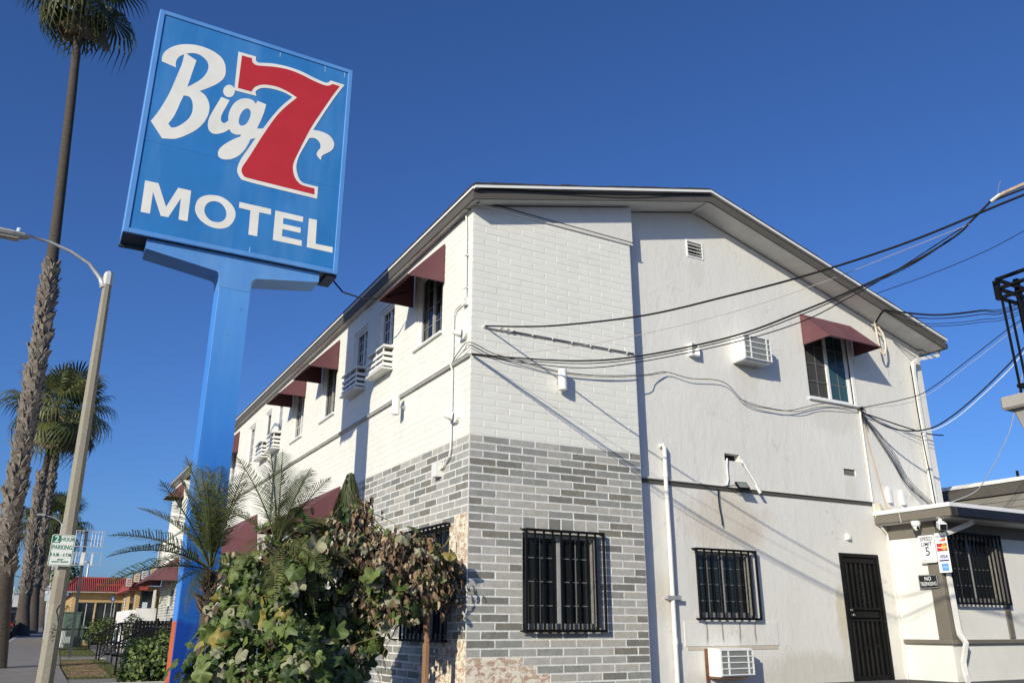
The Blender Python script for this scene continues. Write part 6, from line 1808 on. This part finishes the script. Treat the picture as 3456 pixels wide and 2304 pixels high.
# --- hedges
def shrub(name, c, r, n, label, seed, size=.05, mats=None, nparts=0):
    g = random.Random(seed); base = (c[0], c[1], c[2] - r[2])
    o = thing(name, base, label, 'shrub')
    mats = mats or [m_lg, m_lg2, m_ldk]
    mbs = [MB() for _ in mats]
    for k in range(n):
        v = Vector((g.gauss(0, 1), g.gauss(0, 1), g.gauss(0, 1))).normalized(); rad = g.uniform(.55, 1.06) + .1 * math.sin(5 * v.x + seed) * math.cos(4 * v.z)
        p = Vector((c[0] + v.x * r[0] * rad, c[1] + v.y * r[1] * rad, c[2] + v.z * r[2] * rad))
        nrm = (v + Vector((g.uniform(-.8, .8), g.uniform(-.8, .8), g.uniform(-.2, .9)))).normalized()
        d = nrm.cross(Vector((g.uniform(-1, 1), g.uniform(-1, 1), g.uniform(-1, 1)))).normalized(); y = nrm.cross(d); s = size * g.uniform(.6, 1.3)
        mbs[g.randrange(len(mats))].add([p, p + d * s * .5 + y * s * .38 + nrm * s * .12, p + d * s, p + d * s * .5 - y * s * .38 + nrm * s * .12], [(0, 1, 2), (0, 2, 3)])
    for mb, m in zip(mbs, mats):
        b = mb.build('foliage', m, o); b['kind'] = 'stuff'
    q = MB()
    for k in range(6):
        a = g.uniform(0, 6.28); q.tube([(base[0] + .05 * math.cos(a), base[1] + .05 * math.sin(a), base[2] - .03), (c[0] + r[0] * .6 * math.cos(a), c[1] + r[1] * .6 * math.sin(a), c[2] + r[2] * .4)], [.014, .005], 5)
    q.build('stem', m_bark, o)
    return o
shrub('hedge_shrub', (-2.66, 9.0, -3.08), (.30, .8, .50), 2600, 'leafy green hedge shrub left of the blue sign pole', 2, .085)
shrub('hedge_shrub', (-2.2, 8.6, -2.95), (.4, .7, .5), 1800, 'hedge shrub half hidden by the blue sign pole', 6, .085)
shrub('shrub', (-1.95, 29.5, -2.55), (.62, .6, .55), 1500, 'dense green bush behind the stair handrails', 9, .09)
shrub('shrub', (-1.15, 26, -2.45), (.45, .5, .5), 1100, 'dark reddish bush in front of the white parapet', 12, .08, [m_ldk, m_ldry2, m_ldk])
shrub('shrub', (-3.3, 37, -2.3), (.45, .5, .95), 900, 'tall bush at the corner of the restaurant', 14, .12)
shrub('shrub', (-3.25, 42, .1), (.8, .8, .8), 900, 'round leafy tree top behind the tiled roof', 15, .16, [m_ldk, m_lg, m_ldk])

# --- tall fan palms
def fan_leaf(seed, pet=.80, R_=.92, spread=120, n=26, droop=.5):
    g = random.Random(seed); b = MB()
    b.tube([(0, 0, 0), (pet * .5, 0, .03), (pet, 0, 0)], [.022, .018, .014], 4)
    for k in range(n):
        a = math.radians(-spread + 2 * spread * k / (n - 1)); d = Vector((math.cos(a), math.sin(a), 0)); s = Vector((-math.sin(a), math.cos(a), 0))
        L_ = R_ * (1 - .25 * abs(a) / 2.2) * g.uniform(.88, 1.05); w = .036 * R_
        p0 = Vector((pet, 0, 0)); m = p0 + d * L_ * .55 + Vector((0, 0, -.06 * droop + g.uniform(-.02, .02)))
        m2 = m + d * L_ * .25 + Vector((0, 0, -droop * .22 * L_)); e = m2 + d * L_ * .10 + Vector((g.uniform(-.05, .05), g.uniform(-.05, .05), -droop * .5 * L_))
        b.add([p0, m - s * w, m + s * w, m2 - s * w * .6, m2 + s * w * .6, e], [(0, 1, 2), (1, 3, 4, 2), (3, 5, 4)])
    return b
FV = []
for s, dr in ((1, .5), (2, 1.0), (3, 1.5)):
    me = fan_leaf(s, droop=dr).mesh('frond'); me.materials.append(m_pf); FV.append(me)
dl = fan_leaf(7, .7, .85, 26, 16, .1).mesh('dead_frond'); dl.materials.append(m_pdead)

def boots(trunk_pts, radii, z0, z1, n, seed, size):
    g = random.Random(seed); b = MB()
    def at(z):
        for i in range(len(trunk_pts) - 1):
            if trunk_pts[i].z <= z <= trunk_pts[i + 1].z:
                t = (z - trunk_pts[i].z) / (trunk_pts[i + 1].z - trunk_pts[i].z)
                return trunk_pts[i].lerp(trunk_pts[i + 1], t), radii[i] + (radii[i + 1] - radii[i]) * t
        return trunk_pts[-1], radii[-1]
    for k in range(n):
        z = z0 + (z1 - z0) * (k + g.random()) / n; a = k * 2.39996 + g.uniform(-.25, .25)
        c, r = at(z); d = Vector((math.cos(a), math.sin(a), 0)); s = Vector((-math.sin(a), math.cos(a), 0)); u = Vector((0, 0, 1))
        sz = size * g.uniform(.7, 1.25); o_ = g.uniform(.25, .75)
        lean = s * g.uniform(-.5, .5)
        p = c + d * r * .82
        w = sz * .42
        pts = [p - s * w - u * sz * .5, p + s * w - u * sz * .5, p + d * sz * .22 * o_ + lean * sz * .3 + s * w * .85, p + d * sz * .22 * o_ + lean * sz * .3 - s * w * .85,
               p + d * sz * .75 * o_ + u * sz * .62 + lean * sz + s * w * .28, p + d * sz * .75 * o_ + u * sz * .62 + lean * sz - s * w * .28]
        back = [q - d * sz * .10 for q in pts]
        b.add(pts + back, [(0, 1, 2, 3), (3, 2, 4, 5), (6, 9, 8, 7), (9, 11, 10, 8), (0, 3, 9, 6), (3, 5, 11, 9), (1, 7, 8, 2), (2, 8, 10, 4), (4, 10, 11, 5)], 0)
    return b
def fan_palm(name, y, path, radii, boot_z, nb, bs, crown_n, crown_s, label, seed, dead=10, skirt_lo=-75, parts=True, hang=()):
    g = random.Random(seed)
    P = [Vector((x, y, z)) for x, z in path]
    P[0].z = gz(y) - .05
    o = thing(name, tuple(P[0]), label, 'palm tree', 'tall fan palms along the street')
    q = MB(); q.tube(P, radii, 14); q.build('trunk', m_bark, o, smooth=True)
    if nb:
        b = boots(P, radii, boot_z[0], boot_z[1], nb, seed, bs); bo = b.build('leaf_bases', m_boot, o); bo['kind'] = 'stuff'
    c = P[-1]
    mbs = [(MB(), m_pf), (MB(), m_pf2), (MB(), m_pdead)]
    for k in range(crown_n + dead):
        isd = k >= crown_n
        a = k * 2.39996 + g.uniform(-.3, .3)
        e = math.radians(82 - 140 * (k / crown_n) ** .9 + g.uniform(-10, 10)) if not isd else math.radians(g.uniform(skirt_lo - 12, skirt_lo + 12))
        d = Vector((math.cos(e) * math.cos(a), math.cos(e) * math.sin(a), math.sin(e)))
        up = Vector((-math.sin(e) * math.cos(a), -math.sin(e) * math.sin(a), math.cos(e)))
        me = dl if isd else FV[0 if e > .5 else 1 if e > -.2 else 2]
        mi = 2 if isd else (1 if g.random() < .5 else 0)
        p = c + Vector((0, 0, -.25 * crown_s * (k / (crown_n + dead)))) + d * .08; qd = frame_quat(d, up); sc = crown_s * g.uniform(.85, 1.1)
        if parts:
            inst('dead_frond' if isd else 'frond', me, o, p, mbs[mi][1], rot=qd, scale=sc)
        else:
            mbs[mi][0].add([p + qd @ (v.co * sc) for v in me.vertices], [tuple(f.vertices) for f in me.polygons])
    for dx, dy, dz, sc in hang:
        d = Vector((.12 * dx, .1, -1)); inst('dead_frond', dl, o, c + Vector((dx, dy, dz)), m_pdead, rot=frame_quat(d, (dx, -1, .2)), scale=sc)
    if not parts:
        mb = MB()
        for i, (m_, _) in enumerate(mbs):
            off = len(mb.v); mb.v += m_.v; mb.f += [tuple(j + off for j in f) for f in m_.f]; mb.m += [i] * len(m_.f)
        mb.build('crown', [m_pf, m_pf2, m_pdead], o)
    return o
fan_palm('fan_palm', 18.2, [(-5.22, -3.54), (-5.39, -1.51), (-5.49, .09), (-5.53, .92), (-5.59, 3.31), (-5.66, 6.1), (-5.76, 8.25), (-5.85, 9.88), (-6.15, 14.46), (-6.34, 17.03), (-6.43, 18.26), (-6.49, 19.0)],
         [.31, .27, .24, .23, .22, .21, .18, .16, .145, .13, .125, .125], (-1.0, 8.35), 700, .30, 26, 1.42, 'nearest tall fan palm with rough trunk at the left edge', 3, dead=9, skirt_lo=-80, hang=((-.75, -.2, -.55, 1.0), (.35, -.3, -.95, 1.0), (.85, .1, -.8, 1.1), (.05, -.3, -.75, 1.1)))
fan_palm('fan_palm', 52.2, [(-4.82, -2.99), (-4.95, -1.28), (-5.19, 3.2), (-5.31, 6.97), (-5.18, 7.3), (-5.14, 8.54), (-5.1, 10.14), (-5.13, 11.45)],
         [.52, .35, .28, .27, .22, .2, .19, .2], (-.6, 7.1), 520, .34, 24, 2.0, 'second fan palm with bare upper trunk behind the street lamp', 8, dead=14, skirt_lo=-50)
fan_palm('fan_palm', 60, [(-4.30, -2.48), (-4.5, -.14), (-4.65, 3.94), (-4.72, 7.12), (-4.80, 9.41), (-4.73, 10.42), (-4.6, 11.65), (-4.3, 13.4)],
         [.5, .36, .29, .27, .26, .2, .19, .19], (.0, 9.5), 420, .36, 26, 2.2, 'fan palm close behind the second one with leafy crown', 12, dead=16, skirt_lo=-45)
fan_palm('fan_palm', 100, [(-3.83, -1.76), (-4.11, 1.8), (-4.4, 6.61), (-4.38, 9.25)], [.6, .5, .42, .36], (1, 8), 200, .5, 30, 2.2, 'smaller distant fan palm farther up the street', 15, dead=8, parts=False)
fan_palm('fan_palm', 80, [(-3.44, -.5), (-3.6, 3.14), (-3.6, 5.28), (-3.5, 7.0)], [.45, .4, .32, .3], (0, 6), 140, .45, 28, 2.0, 'short distant fan palm seen beside the lamp pole', 19, dead=10, parts=False)
fan_palm('fan_palm', 130, [(-4.4, -1.6), (-4.3, 6), (-4.1, 12.5)], [.5, .4, .35], (0, 9), 120, .5, 26, 2.4, 'farthest fan palm with small crown above the sidewalk', 23, dead=6, parts=False)
fan_palm('fan_palm', 150, [(-9.5, -1.2), (-9.4, 2.2), (-9.4, 3.6)], [.25, .2, .18], (0, 2), 20, .4, 18, 1.4, 'tiny slim palm across the far street', 29, dead=2, parts=False)
